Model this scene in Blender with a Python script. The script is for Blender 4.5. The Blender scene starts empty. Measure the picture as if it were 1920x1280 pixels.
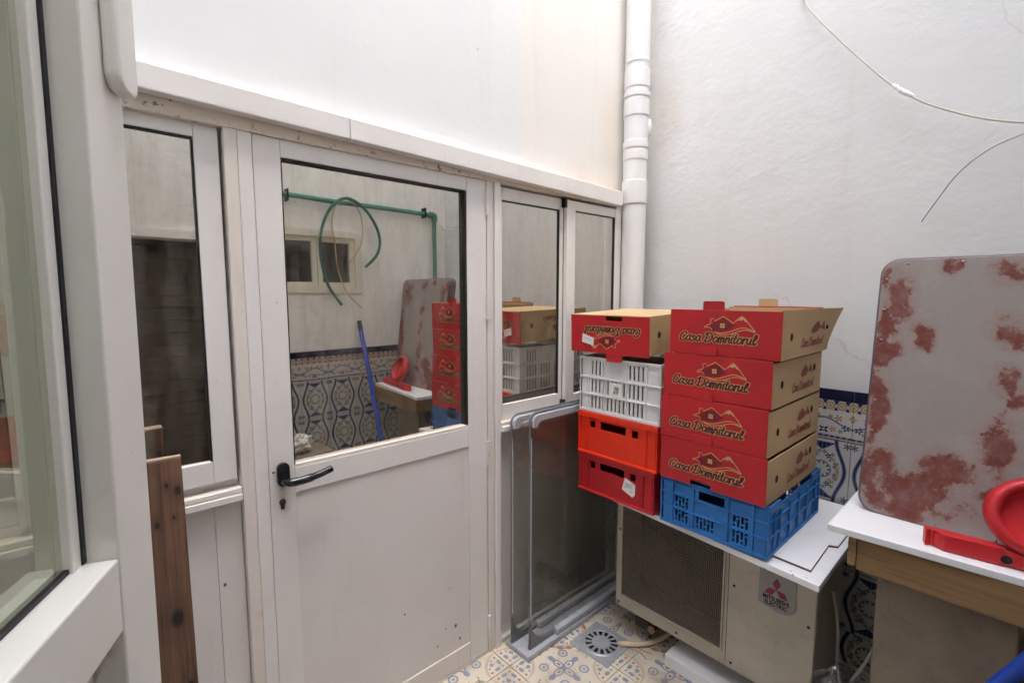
import bpy, math, random
from mathutils import Vector, Matrix
random.seed(7)
R = math.radians
sc = bpy.context.scene
COL = sc.collection

# ------------------------------------------------------------------ camera
CAM = Vector((-2.2907, -1.5101, 1.5352))
cam_d = bpy.data.cameras.new('camera')
cam = bpy.data.objects.new('camera', cam_d)
COL.objects.link(cam)
cam.location = CAM
cam.rotation_euler = (R(90 - 5.67), 0.0, R(47.86 - 90))
cam_d.sensor_width = 36.0
cam_d.lens = 36.0 * 899.2 / 1920.0
cam_d.clip_start = 0.02
cam_d.clip_end = 200
sc.camera = cam
# ------------------------------------------------------------------ light
SUN_DIR = Vector((-0.12, -0.38, 0.90)).normalized()      # towards the sun
w = bpy.data.worlds.new('World')
sc.world = w
w.use_nodes = True
wn = w.node_tree.nodes
sky = wn.new('ShaderNodeTexSky')
sky.sky_type = 'NISHITA'
sky.sun_disc = False
sky.sun_elevation = math.asin(SUN_DIR.z)
sky.sun_rotation = math.atan2(SUN_DIR.x, SUN_DIR.y)
sky.air_density = 1.0
sky.dust_density = 2.6
sky.ozone_density = 1.0
bg = wn['Background']
bg.inputs['Strength'].default_value = 0.15
w.node_tree.links.new(sky.outputs[0], bg.inputs[0])
sl = bpy.data.lights.new('sun', 'SUN')
sl.energy = 0.7
sl.angle = R(70)
sl.color = (1.0, 0.98, 0.95)
so = bpy.data.objects.new('sun', sl)
COL.objects.link(so)
so.rotation_euler = (-SUN_DIR).to_track_quat('-Z', 'Y').to_euler()
so.location = (0, 0, 8)
vs = sc.view_settings
vs.view_transform = 'Standard'
vs.look = 'None'
vs.gamma = 1.0
vs.use_curve_mapping = False
vs.exposure = 3.26
sc.cycles.max_bounces = 12
sc.cycles.diffuse_bounces = 9
sc.cycles.glossy_bounces = 5
sc.cycles.transparent_max_bounces = 12
sc.cycles.use_adaptive_sampling = True
sc.cycles.adaptive_threshold = 0.03
sc.cycles.use_denoising = True
sc.cycles.sample_clamp_indirect = 6.0

# ------------------------------------------------------------------ mesh helpers
class MB:
    """collects shapes into one mesh"""
    def __init__(s):
        s.v = []; s.f = []; s.m = []; s.sm = []
    def add(s, vs_, fs, mi=0, smooth=False, M=None):
        o = len(s.v)
        for p in vs_:
            p = Vector(p)
            s.v.append(tuple(M @ p) if M is not None else tuple(p))
        for f in fs:
            s.f.append([i + o for i in f]); s.m.append(mi); s.sm.append(smooth)
        return s
    def box(s, x0, x1, y0, y1, z0, z1, mi=0, M=None):
        x0, x1 = min(x0, x1), max(x0, x1); y0, y1 = min(y0, y1), max(y0, y1); z0, z1 = min(z0, z1), max(z0, z1)
        return s.add([(x0,y0,z0),(x1,y0,z0),(x1,y1,z0),(x0,y1,z0),(x0,y0,z1),(x1,y0,z1),(x1,y1,z1),(x0,y1,z1)],
                     [(3,2,1,0),(4,5,6,7),(0,1,5,4),(1,2,6,5),(2,3,7,6),(3,0,4,7)], mi, False, M)
    def prism(s, poly, z0, z1, mi=0, M=None):
        """poly: ccw list of (x,y), extruded z0..z1"""
        n = len(poly)
        vs_ = [(x, y, z0) for x, y in poly] + [(x, y, z1) for x, y in poly]
        fs = [tuple(range(n - 1, -1, -1)), tuple(range(n, 2 * n))]
        fs += [(i, (i + 1) % n, n + (i + 1) % n, n + i) for i in range(n)]
        return s.add(vs_, fs, mi, False, M)
    def lathe(s, prof, seg=24, mi=0, M=None, cap=True, smooth=True):
        """prof: list of (r,z)"""
        vs_ = []; fs = []
        for r, z in prof:
            for k in range(seg):
                a = 2 * math.pi * k / seg
                vs_.append((r * math.cos(a), r * math.sin(a), z))
        for i in range(len(prof) - 1):
            for k in range(seg):
                a = i * seg + k; b = i * seg + (k + 1) % seg
                fs.append((a, b, b + seg, a + seg))
        s.add(vs_, fs, mi, smooth, M)
        if cap:
            n = len(prof)
            s.add([vs_[k] for k in range(seg)], [tuple(range(seg - 1, -1, -1))], mi, False, M)
            s.add([vs_[(n - 1) * seg + k] for k in range(seg)], [tuple(range(seg))], mi, False, M)
        return s
    def tube(s, pts, r, seg=10, mi=0, M=None, cap=True):
        pts = [Vector(p) for p in pts]
        rr = r if isinstance(r, (list, tuple)) else [r] * len(pts)
        vs_ = []; fs = []
        t0 = (pts[1] - pts[0]).normalized()
        up = Vector((0, 0, 1)) if abs(t0.z) < 0.9 else Vector((1, 0, 0))
        nrm = t0.cross(up).normalized()
        for i, p in enumerate(pts):
            if i == 0: t = t0
            elif i == len(pts) - 1: t = (pts[i] - pts[i - 1]).normalized()
            else: t = (pts[i + 1] - pts[i - 1]).normalized()
            nrm = (nrm - t * nrm.dot(t)).normalized()
            b = t.cross(nrm)
            for k in range(seg):
                a = 2 * math.pi * k / seg
                vs_.append(tuple(p + (nrm * math.cos(a) + b * math.sin(a)) * rr[i]))
        for i in range(len(pts) - 1):
            for k in range(seg):
                a = i * seg + k; b2 = i * seg + (k + 1) % seg
                fs.append((a, b2, b2 + seg, a + seg))
        s.add(vs_, fs, mi, True, M)
        if cap:
            s.add(vs_[:seg], [tuple(range(seg - 1, -1, -1))], mi, False, M)
            s.add(vs_[-seg:], [tuple(range(seg))], mi, False, M)
        return s
    def perf(s, us, vs_, solid, t, mi=0, M=None):
        """perforated plate in local (u,v) plane, thickness 0..t along w; solid(i,j) -> bool"""
        nu, nv = len(us) - 1, len(vs_) - 1
        S = [[bool(solid(i, j)) for j in range(nv)] for i in range(nu)]
        g = lambda i, j: 0 <= i < nu and 0 <= j < nv and S[i][j]
        for i in range(nu):
            for j in range(nv):
                if not S[i][j]: continue
                a, b, c, d = us[i], us[i + 1], vs_[j], vs_[j + 1]
                V = [(a,c,0),(b,c,0),(b,d,0),(a,d,0),(a,c,t),(b,c,t),(b,d,t),(a,d,t)]
                F = [(3,2,1,0),(4,5,6,7)]
                if not g(i, j - 1): F.append((0,1,5,4))
                if not g(i + 1, j): F.append((1,2,6,5))
                if not g(i, j + 1): F.append((2,3,7,6))
                if not g(i - 1, j): F.append((3,0,4,7))
                s.add(V, F, mi, False, M)
        return s
    def ribbon(s, pts, wd, z, mi=0, M=None, closed=False):
        """flat ribbon in local xy at height z, rising a hair along its length"""
        pts = [Vector((p[0], p[1])) for p in pts]
        n = len(pts)
        if n < 2: return s
        vs_ = []
        for i in range(n):
            if i == 0: t = pts[1] - pts[0]
            elif i == n - 1: t = pts[-1] - pts[-2]
            else: t = pts[i + 1] - pts[i - 1]
            t = t.normalized() if t.length > 1e-9 else Vector((1, 0))
            nn = Vector((-t.y, t.x))
            ww = (wd[i] if isinstance(wd, (list, tuple)) else wd) * 0.5
            e = Vector((0, 0))
            if i == 0: e = -t * ww * 0.8
            if i == n - 1: e = t * ww * 0.8
            zz = z + 0.00006 * i / n
            for q in (pts[i] + nn * ww + e, pts[i] - nn * ww + e):
                vs_.append((q.x, q.y, zz))
        fs = [(2*i+1, 2*i+3, 2*i+2, 2*i) for i in range(n - 1)]
        return s.add(vs_, fs, mi, False, M)
    def mesh(s, name):
        me = bpy.data.meshes.new(name)
        me.from_pydata(s.v, [], s.f)
        me.polygons.foreach_set('material_index', s.m)
        me.polygons.foreach_set('use_smooth', s.sm)
        me.update()
        return me
    def build(s, name, mats, parent=None, bevel=0.0, seg=2, loc=None):
        me = s.mesh(name)
        return link(name, me, mats, parent, bevel, seg, loc)

def link(name, me, mats, parent=None, bevel=0.0, seg=2, loc=None):
    if not isinstance(mats, (list, tuple)): mats = [mats]
    if len(me.materials) == 0:
        for m in mats: me.materials.append(m)
    o = bpy.data.objects.new(name, me)
    COL.objects.link(o)
    if parent is not None: o.parent = parent
    if loc is not None: o.location = loc
    if bevel > 0:
        b = o.modifiers.new('bevel', 'BEVEL')
        b.width = bevel; b.segments = seg; b.limit_method = 'ANGLE'; b.angle_limit = R(40)
        b.use_clamp_overlap = True
    return o

def thing(name, label, cat, loc=(0, 0, 0), rz=0.0, group=None):
    o = bpy.data.objects.new(name, None)
    o.empty_display_size = 0.05
    COL.objects.link(o)
    o.location = loc; o.rotation_euler = (0, 0, rz)
    o['label'] = label; o['category'] = cat
    if group: o['group'] = group
    return o
def tag(o, label, cat, group=None):
    o['label'] = label; o['category'] = cat
    if group: o['group'] = group
    return o
def struct(o):
    o['kind'] = 'structure'; return o

def catmull(P, n=6):
    P = [Vector(p) for p in P]
    if len(P) < 3: return [tuple(p) for p in P]
    Q = [P[0] * 2 - P[1]] + P + [P[-1] * 2 - P[-2]]
    out = []
    for i in range(1, len(Q) - 2):
        a, b, c, d = Q[i-1], Q[i], Q[i+1], Q[i+2]
        for k in range(n):
            t = k / n
            out.append(tuple(0.5 * ((2*b) + (c-a)*t + (2*a-5*b+4*c-d)*t*t + (3*b-a-3*c+d)*t**3)))
    out.append(tuple(P[-1]))
    return out
def rrect(x0, x1, y0, y1, r, n=5, corners=(1, 1, 1, 1)):
    """ccw rounded rectangle; corners: bl, br, tr, tl"""
    out = []
    for (cx, cy, a0, use, px, py) in ((x0+r, y0+r, 180, corners[0], x0, y0), (x1-r, y0+r, 270, corners[1], x1, y0),
                              (x1-r, y1-r, 0, corners[2], x1, y1), (x0+r, y1-r, 90, corners[3], x0, y1)):
        if not use: out.append((px, py)); continue
        for k in range(n + 1):
            a = R(a0 + 90 * k / n); out.append((cx + r*math.cos(a), cy + r*math.sin(a)))
    return out
def FR(o, u, v, wv=None):
    """frame matrix: origin o, local x->u, y->v, z->w"""
    u = Vector(u).normalized(); v = Vector(v).normalized()
    wv = Vector(wv).normalized() if wv is not None else u.cross(v)
    return Matrix(((u.x, v.x, wv.x, o[0]), (u.y, v.y, wv.y, o[1]), (u.z, v.z, wv.z, o[2]), (0, 0, 0, 1)))

# ------------------------------------------------------------------ material helpers
class X:
    """expression over shader math nodes"""
    def __init__(s, nt, sock): s.nt = nt; s.s = sock
    def _m(s, op, o=None, o2=None, clamp=False):
        n = s.nt.nodes.new('ShaderNodeMath'); n.operation = op; n.use_clamp = clamp
        s.nt.links.new(s.s, n.inputs[0])
        for k, q in ((1, o), (2, o2)):
            if q is None: continue
            if isinstance(q, X): s.nt.links.new(q.s, n.inputs[k])
            else: n.inputs[k].default_value = q
        return X(s.nt, n.outputs[0])
    def __add__(s, o): return s._m('ADD', o)
    __radd__ = __add__
    def __sub__(s, o): return s._m('SUBTRACT', o)
    def __rsub__(s, o): return s._m('MULTIPLY', -1.0)._m('ADD', o)
    def __mul__(s, o): return s._m('MULTIPLY', o)
    __rmul__ = __mul__
    def __truediv__(s, o): return s._m('DIVIDE', o)
    def abs(s): return s._m('ABSOLUTE')
    def min(s, o): return s._m('MINIMUM', o)
    def max(s, o): return s._m('MAXIMUM', o)
    def sin(s): return s._m('SINE')
    def cos(s): return s._m('COSINE')
    def sqrt(s): return s._m('SQRT')
    def atan2(s, o): return s._m('ARCTAN2', o)
    def ping(s, o): return s._m('PINGPONG', o)
    def mod(s, o): return s._m('FLOORED_MODULO', o)
    def below(s, e, soft=0.0015):
        """1 where self < e, soft edge"""
        d = (s - e) * (-0.5 / soft) + 0.5
        return d._m('MULTIPLY', 1.0, clamp=True)
    def above(s, e, soft=0.0015):
        d = (s - e) * (0.5 / soft) + 0.5
        return d._m('MULTIPLY', 1.0, clamp=True)

class Mat:
    def __init__(s, name):
        s.m = bpy.data.materials.new(name); s.m.use_nodes = True
        s.nt = s.m.node_tree; s.N = s.nt.nodes; s.L = s.nt.links
        s.p = s.N['Principled BSDF']; s.out = s.N['Material Output']
        s.tc = s.N.new('ShaderNodeTexCoord')
        s.co = s.tc.outputs['Object']
    def xyz(s):
        n = s.N.new('ShaderNodeSeparateXYZ'); s.L.new(s.co, n.inputs[0])
        return [X(s.nt, n.outputs[k]) for k in range(3)]
    def world(s):
        g = s.N.new('ShaderNodeNewGeometry'); s.co = g.outputs['Position']; return s
    def mapped(s, scale=(1, 1, 1), rot=(0, 0, 0), loc=(0, 0, 0)):
        n = s.N.new('ShaderNodeMapping'); s.L.new(s.co, n.inputs[0])
        n.inputs['Scale'].default_value = scale; n.inputs['Rotation'].default_value = rot; n.inputs['Location'].default_value = loc
        return n.outputs[0]
    def noise(s, scale=5, detail=4, rough=0.55, co=None, dist=0.0):
        n = s.N.new('ShaderNodeTexNoise'); s.L.new(co or s.co, n.inputs['Vector'])
        n.inputs['Scale'].default_value = scale; n.inputs['Detail'].default_value = detail
        n.inputs['Roughness'].default_value = rough; n.inputs['Distortion'].default_value = dist
        return X(s.nt, n.outputs['Fac'])
    def voro(s, scale=5, co=None):
        n = s.N.new('ShaderNodeTexVoronoi'); s.L.new(co or s.co, n.inputs['Vector']); n.inputs['Scale'].default_value = scale
        return X(s.nt, n.outputs['Distance'])
    def ramp(s, x, a, b, clamp=True):
        n = s.N.new('ShaderNodeMapRange'); n.interpolation_type = 'SMOOTHSTEP'
        s.L.new(x.s, n.inputs['Value']); n.inputs['From Min'].default_value = a; n.inputs['From Max'].default_value = b
        return X(s.nt, n.outputs['Result'])
    def mix(s, fac, a, b):
        n = s.N.new('ShaderNodeMix'); n.data_type = 'RGBA'
        if isinstance(fac, X): s.L.new(fac.s, n.inputs[0])
        else: n.inputs[0].default_value = fac
        for k, c in ((6, a), (7, b)):
            if isinstance(c, (tuple, list)): n.inputs[k].default_value = (*c[:3], 1)
            else: s.L.new(c, n.inputs[k])
        return n.outputs[2]
    def color(s, c):
        if isinstance(c, (tuple, list)): s.p.inputs['Base Color'].default_value = (*c[:3], 1)
        else: s.L.new(c, s.p.inputs['Base Color'])
        return s
    def rough(s, r):
        if isinstance(r, X): s.L.new(r.s, s.p.inputs['Roughness'])
        else: s.p.inputs['Roughness'].default_value = r
        return s
    def bump(s, h, strength=0.3, dist=0.004):
        n = s.N.new('ShaderNodeBump'); n.inputs['Strength'].default_value = strength; n.inputs['Distance'].default_value = dist
        s.L.new(h.s, n.inputs['Height']); s.L.new(n.outputs[0], s.p.inputs['Normal'])
        return s
    def spec(s, v):
        s.p.inputs['Specular IOR Level'].default_value = v; return s

def lin(r, g, b):
    f = lambda c: (c / 255 / 12.92) if c / 255 <= 0.04045 else ((c / 255 + 0.055) / 1.055) ** 2.4
    return (f(r), f(g), f(b))

def plain(name, col, rough=0.5, var=0.06, scale=9, bump=0.0, bscale=120, spec=0.5, metal=0.0):
    m = Mat(name)
    n = m.noise(scale, 5)
    a = tuple(c * (1 - var) for c in col); b = tuple(min(1, c * (1 + var)) for c in col)
    m.color(m.mix(n, a, b)).spec(spec)
    n2 = m.noise(scale * 4, 3)
    m.rough(m.ramp(n2, 0, 1) * 0.2 + (rough - 0.1))
    m.p.inputs['Metallic'].default_value = metal
    if bump: m.bump(m.noise(bscale, 3), bump, 0.002)
    return m.m

M = {}
def make_materials():
    # white plaster of the two bright walls (world coordinates: big soft trowel marks)
    def plaster(name, base, warm, rough_amt, stain=None, streak=0.0):
        m = Mat(name).world()
        big = m.noise(1.1, 5, 0.6)
        fine = m.noise(7, 6, 0.65)
        c = m.mix(m.ramp(big, 0.3, 0.7), tuple(x * 0.955 for x in base), base)
        c = m.mix(m.ramp(fine, 0.55, 0.8) * 0.30, c, tuple(x * y for x, y in zip(base, (0.93, 0.915, 0.90))))
        if streak > 0:
            st = m.noise(1.0, 5, 0.7, m.mapped((9, 9, 0.7)))
            c = m.mix(m.ramp(st, 0.48, 0.75) * streak, c, (0.42, 0.36, 0.26))
            bl = m.noise(3.2, 5, 0.7)
            c = m.mix(m.ramp(bl, 0.56, 0.78) * streak * 0.8, c, (0.36, 0.35, 0.31))
        if stain:
            x, y, z = m.xyz()
            d = None
            for (cx, cy, cz, sx, sz, amt) in stain:
                q = (((x - cx) * (1 / sx)) * ((x - cx) * (1 / sx)) + ((y - cy) * (1 / sx)) * ((y - cy) * (1 / sx)) + ((z - cz) * (1 / sz)) * ((z - cz) * (1 / sz))).sqrt()
                q = m.ramp((1.0 - q) + (m.noise(9, 6, 0.7) - 0.5) * 1.3, 0.0, 0.9) * amt
                d = q if d is None else d.max(q)
            c = m.mix(d, c, warm)
        spots = m.voro(6.5)
        sp = m.noise(3.0, 2)
        c = m.mix(spots.below(0.045, 0.012) * m.ramp(sp, 0.5, 0.62) * 0.4, c, (0.35, 0.30, 0.25))
        ve = m.N.new('ShaderNodeTexVoronoi'); ve.feature = 'DISTANCE_TO_EDGE'; ve.inputs['Scale'].default_value = 0.9
        wn_ = m.N.new('ShaderNodeTexNoise'); wn_.inputs['Scale'].default_value = 3.0; wn_.inputs['Detail'].default_value = 5; m.L.new(m.co, wn_.inputs['Vector'])
        va = m.N.new('ShaderNodeVectorMath'); va.operation = 'MULTIPLY_ADD'; m.L.new(wn_.outputs['Color'], va.inputs[0]); va.inputs[1].default_value = (0.35, 0.35, 0.35); m.L.new(m.co, va.inputs[2]); m.L.new(va.outputs[0], ve.inputs['Vector'])
        c = m.mix(X(m.nt, ve.outputs['Distance']).below(0.0022, 0.0018) * m.ramp(m.noise(1.4, 2), 0.45, 0.6) * 0.28, c, (0.36, 0.33, 0.30))
        drip = m.noise(1.0, 5, 0.65, m.mapped((7, 7, 0.45)))
        c = m.mix(m.ramp(drip, 0.52, 0.78) * 0.16, c, (0.50, 0.45, 0.38))
        m.color(c).rough(0.85).spec(0.25)
        rip = m.noise(6.0, 5, 0.6, m.mapped((1.0, 1.0, 1.7), (R(25), R(12), 0)), 0.3)
        msk = m.ramp(m.noise(1.6, 3), 0.40, 0.66)
        pits = m.noise(38, 4, 0.6)
        h = rip * (msk * 0.7 + 0.3) + pits * 0.22 + fine * 0.5 * (msk + 0.3)
        m.bump(h, rough_amt, 0.02)
        return m.m
    M['plaster_smooth'] = plaster('plaster smooth', (0.72, 0.735, 0.74), (0.70, 0.55, 0.40), 0.09,
                                  [(-0.36, 0, 2.02, 0.42, 0.16, 0.75), (-0.26, 0, 2.3, 0.14, 0.5, 0.55)])
    M['plaster_cream'] = plaster('plaster cream', (0.755, 0.732, 0.695), (0.66, 0.54, 0.42), 0.06,
                                  [(-0.36, 0, 2.02, 0.42, 0.16, 0.6), (-0.26, 0, 2.3, 0.12, 0.4, 0.3)])
    M['plaster_rough'] = plaster('plaster rough', (0.715, 0.712, 0.70), (0.60, 0.50, 0.40), 0.21,
                                 [(0, -0.16, 2.45, 0.12, 0.35, 0.35)])
    M['plaster_old'] = plaster('plaster old', (0.86, 0.85, 0.82), (0.6, 0.5, 0.4), 0.25, None, 0.30)
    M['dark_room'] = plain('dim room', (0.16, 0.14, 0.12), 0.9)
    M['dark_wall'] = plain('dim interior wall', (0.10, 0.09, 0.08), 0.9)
    # powder coated aluminium with grime
    def alu(name, col, grime=0.5, glossy=0.35):
        m = Mat(name).world()
        n = m.noise(2.2, 6, 0.65); n2 = m.noise(14, 5, 0.7); sm = m.noise(6, 5, 0.6, m.mapped((6, 6, 0.5)))
        c = m.mix(m.ramp(n, 0.35, 0.7), col, tuple(x * y for x, y in zip(col, (0.95, 0.935, 0.91))))
        c = m.mix(m.ramp(n2, 0.6, 0.82) * grime * 0.5, c, (0.50, 0.43, 0.36))
        c = m.mix(m.ramp(sm, 0.58, 0.8) * grime * 0.5, c, (0.56, 0.45, 0.36))
        v = m.voro(22); vv = m.noise(4, 2)
        c = m.mix(v.below(0.06, 0.02) * m.ramp(vv, 0.56, 0.66) * grime, c, (0.16, 0.13, 0.11))
        xh, yh, zh = m.xyz()
        qh = ((xh + 1.868) * (xh + 1.868) * 2.0 + (zh - 0.96) * (zh - 0.96) * 0.6).sqrt()
        c = m.mix(m.ramp((0.11 - qh) * 9.0 + (n2 - 0.5) * 1.6, 0.0, 1.1) * 0.35, c, (0.33, 0.28, 0.23))
        if 'mouldy' in name:
            c = m.mix(m.ramp(m.noise(38, 5, 0.7), 0.56, 0.66) * m.ramp(m.noise(5, 3), 0.42, 0.6), c, (0.05, 0.035, 0.03))
        if 'sheet' in name:
            xx, yy, zz = m.xyz()
            for (cx, cz, r) in ((-1.243, 0.205, 0.006), (-1.222, 0.140, 0.0045), (-1.33, 0.16, 0.003), (-1.29, 0.215, 0.0025), (-1.47, 0.36, 0.003), (-1.27, 0.375, 0.0022), (-2.03, 0.71, 0.004)):
                q = ((xx - cx) * (xx - cx) + ((zz - cz) * (zz - cz)) * 0.5).sqrt() + (n2 - 0.5) * r
                c = m.mix(q.below(r, r * 0.4), c, (0.10, 0.08, 0.08))
        m.color(c).rough(m.ramp(n2, 0, 1) * 0.25 + glossy).spec(0.4)
        m.bump(m.noise(3, 3), 0.05, 0.01)
        return m.m
    M['alu'] = alu('white coated aluminium', (0.77, 0.748, 0.738), 0.5)
    M['alu_mould'] = alu('mouldy coated aluminium', (0.66, 0.58, 0.50), 1.6)
    M['alu_panel'] = alu('white coated aluminium sheet', (0.72, 0.692, 0.682), 0.45)
    M['alu_dirty'] = alu('stained coated aluminium', (0.74, 0.69, 0.645), 1.1)
    M['alu_leaf'] = alu('warm white coated aluminium', (0.81, 0.795, 0.755), 0.16, 0.3)
    M['gasket'] = plain('black rubber gasket', (0.012, 0.012, 0.014), 0.5)
    M['black_plastic'] = plain('glossy black handle', (0.008, 0.008, 0.012), 0.15, spec=0.6)
    M['lock_brass'] = plain('tarnished lock', (0.09, 0.06, 0.05), 0.4, metal=0.6)
    M['hinge'] = plain('hinge paint', (0.70, 0.66, 0.64), 0.3)
    # reflective glass
    def glass(name, refl, tint, gtint, wob=0.0, rough=0.0, dirt=0.0, fres=False):
        m = Mat(name); m.N.remove(m.p)
        tr = m.N.new('ShaderNodeBsdfTransparent'); tr.inputs[0].default_value = (*tint, 1)
        gl = m.N.new('ShaderNodeBsdfGlossy'); gl.inputs['Color'].default_value = (*gtint, 1); gl.inputs['Roughness'].default_value = rough
        mx = m.N.new('ShaderNodeMixShader')
        lw = m.N.new('ShaderNodeFresnel'); lw.inputs[0].default_value = 1.5
        f = X(m.nt, lw.outputs[0])
        f = f * (1.0 - refl) + refl if not fres else f * 1.6 + refl
        bfn = m.N.new('ShaderNodeNewGeometry'); f = f.min(1.0) * (1.0 - X(m.nt, bfn.outputs['Backfacing']))
        m.L.new(f.s, mx.inputs[0]); m.L.new(tr.outputs[0], mx.inputs[1]); m.L.new(gl.outputs[0], mx.inputs[2])
        if wob:
            b = m.N.new('ShaderNodeBump'); b.inputs['Strength'].default_value = wob; b.inputs['Distance'].default_value = 0.003
            nn = m.noise(3.0, 2, 0.4); m.L.new(nn.s, b.inputs['Height']); m.L.new(b.outputs[0], gl.inputs['Normal'])
        last = mx.outputs[0]
        if dirt:
            df = m.N.new('ShaderNodeBsdfDiffuse'); df.inputs[0].default_value = (0.42, 0.38, 0.33, 1)
            mx2 = m.N.new('ShaderNodeMixShader')
            st = m.noise(2.5, 6, 0.7, m.mapped((5, 5, 1.0))); st2 = m.noise(30, 4, 0.7)
            k = (m.ramp(st, 0.35, 0.8) * 0.7 + m.ramp(st2, 0.45, 0.8) * 0.3) * dirt
            m.L.new(k.s, mx2.inputs[0]); m.L.new(last, mx2.inputs[1]); m.L.new(df.outputs[0], mx2.inputs[2])
            last = mx2.outputs[0]
        m.L.new(last, m.out.inputs['Surface'])
        return m.m
    M['mirror_glass'] = glass('reflective window glass', 0.66, (0.45, 0.42, 0.38), (0.93, 0.89, 0.81), 0.16, 0.012, 0.34)
    M['leaf_glass'] = glass('greenish window glass', 0.14, (0.64, 0.67, 0.59), (0.93, 0.95, 0.90), 0.03, 0.0, 0.08, True)
    M['lid_glass'] = glass('grey tinted lid glass', 0.04, (0.84, 0.84, 0.82), (0.9, 0.9, 0.9), 0.0, 0.02, 0.07)
    M['clear_plastic'] = glass('clear bottle plastic', 0.06, (0.86, 0.90, 0.90), (0.95, 0.97, 1.0), 0.6, 0.05, 0.05)
    # ---- plastics and card
    M['pvc'] = plain('white pvc pipe', (0.72, 0.715, 0.71), 0.5, 0.06, 7, 0.15, 60)
    M['wire'] = plain('grey beige cable', (0.56, 0.53, 0.46), 0.6)
    M['wire_grey'] = plain('grey steel wire', (0.36, 0.36, 0.36), 0.5)
    M['white_plastic'] = plain('white plastic', (0.82, 0.82, 0.80), 0.4)
    def crate(name, col, hi):
        m = Mat(name)
        n = m.noise(4, 5, 0.6); s2 = m.noise(60, 3, 0.6)
        c = m.mix(m.ramp(n, 0.3, 0.75), col, tuple(x * 0.86 for x in col))
        sc1 = m.noise(5, 5, 0.75, m.mapped((1, 3, 22), (0.3, 0.2, 0.4))); sc2 = m.noise(8, 6, 0.75)
        c = m.mix(m.ramp(s2, 0.62, 0.82) * 0.4, c, hi)
        c = m.mix(m.ramp(sc1, 0.60, 0.70) * 0.35, c, hi)
        c = m.mix(m.ramp(sc2, 0.56, 0.78) * 0.35, c, tuple(x * 0.35 + 0.03 for x in col))
        m.color(c).rough(m.ramp(n, 0, 1) * 0.2 + 0.32).spec(0.45)
        m.p.inputs['Subsurface Weight'].default_value = 0.0
        return m.m
    M['crate_white'] = crate('white crate plastic', (0.76, 0.75, 0.75), (0.6, 0.58, 0.56))
    M['crate_orange'] = crate('orange red crate plastic', (0.82, 0.035, 0.008), (0.85, 0.12, 0.06))
    M['crate_red'] = crate('dark red crate plastic', (0.47, 0.012, 0.018), (0.55, 0.12, 0.12))
    M['crate_blue'] = crate('blue crate plastic', (0.022, 0.175, 0.50), (0.18, 0.38, 0.62))
    M['red_plastic'] = crate('red plastic', (0.56, 0.018, 0.025), (0.7, 0.25, 0.25))
    m = Mat('red printed card').world()
    n = m.noise(3.5, 4, 0.6); n2 = m.noise(26, 6, 0.75); n3 = m.noise(9, 5, 0.7, m.mapped((1, 2, 9), (0.5, 0, 0.2)))
    c = m.mix(m.ramp(n, 0.3, 0.7), (0.53, 0.017, 0.021), (0.44, 0.015, 0.021))
    c = m.mix(m.ramp(n2, 0.66, 0.80) * 0.35, c, (0.60, 0.16, 0.13))
    c = m.mix(m.ramp(n3, 0.62, 0.72) * 0.30, c, (0.62, 0.10, 0.09))
    m.color(c).rough(m.ramp(n2, 0, 1) * 0.3 + 0.30).spec(0.4).bump(n * 1.0 + m.noise(40, 3) * 0.1, 0.12, 0.02); M['box_red'] = m.m
    M['card'] = plain('brown card', (0.51, 0.36, 0.20), 0.8, 0.07, 7, 0.05, 160, 0.2)
    M['card_dark'] = plain('dark inside of carton', (0.10, 0.07, 0.04), 0.9)
    M['print_cream'] = plain('cream print', (0.62, 0.36, 0.15), 0.5, 0.03)
    M['print_dark'] = plain('dark maroon print', (0.085, 0.010, 0.010), 0.45, 0.05)
    M['print_maroon'] = plain('maroon house print', (0.20, 0.008, 0.016), 0.45, 0.05)
    M['print_brownred'] = plain('dull red print on brown card', (0.26, 0.055, 0.04), 0.7, 0.1)
    M['paper'] = plain('white paper', (0.80, 0.79, 0.76), 0.7, 0.05, 12, 0.1, 40)
    M['ink'] = plain('grey handwriting ink', (0.12, 0.12, 0.14), 0.6)
    # ---- air conditioner
    m = Mat('beige air conditioner casing').world()
    n = m.noise(3, 6, 0.65); n2 = m.noise(25, 4, 0.7)
    c = m.mix(m.ramp(n, 0.3, 0.75), (0.47, 0.42, 0.335), (0.375, 0.33, 0.262))
    c = m.mix(m.ramp(n2, 0.56, 0.80) * 0.55, c, (0.22, 0.18, 0.14))
    dr_ = m.noise(1.0, 5, 0.7, m.mapped((22, 22, 1.2)))
    c = m.mix(m.ramp(dr_, 0.52, 0.74) * 0.4, c, (0.24, 0.19, 0.14))
    m.color(c).rough(0.5); M['ac'] = m.m
    M['ac_grille'] = plain('brown grey wire grille', (0.20, 0.165, 0.13), 0.6)
    M['ac_dark'] = plain('dark fan cavity', (0.03, 0.024, 0.02), 0.8)
    M['badge'] = plain('silver badge', (0.26, 0.24, 0.24), 0.35, 0.1, 20, 0, 0, 0.5, 0.3)
    M['badge_red'] = plain('badge red', (0.24, 0.012, 0.028), 0.4)
    M['rubber'] = plain('dark rubber', (0.04, 0.035, 0.03), 0.8)
    M['copper'] = plain('rusty drain elbow', (0.20, 0.12, 0.08), 0.7)
    # ---- boards
    m = Mat('white melamine board').world()
    n = m.noise(4, 6, 0.7); v = m.voro(26); g = m.noise(2, 2)
    c = m.mix(m.ramp(n, 0.5, 0.85) * 0.6, (0.80, 0.80, 0.81), (0.62, 0.56, 0.46))
    c = m.mix(v.below(0.07, 0.02) * m.ramp(g, 0.5, 0.58), c, (0.12, 0.10, 0.08))
    m.color(c).rough(0.35); M['melamine'] = m.m
    M['board_edge'] = plain('brown board edge', (0.11, 0.05, 0.04), 0.8)
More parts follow.
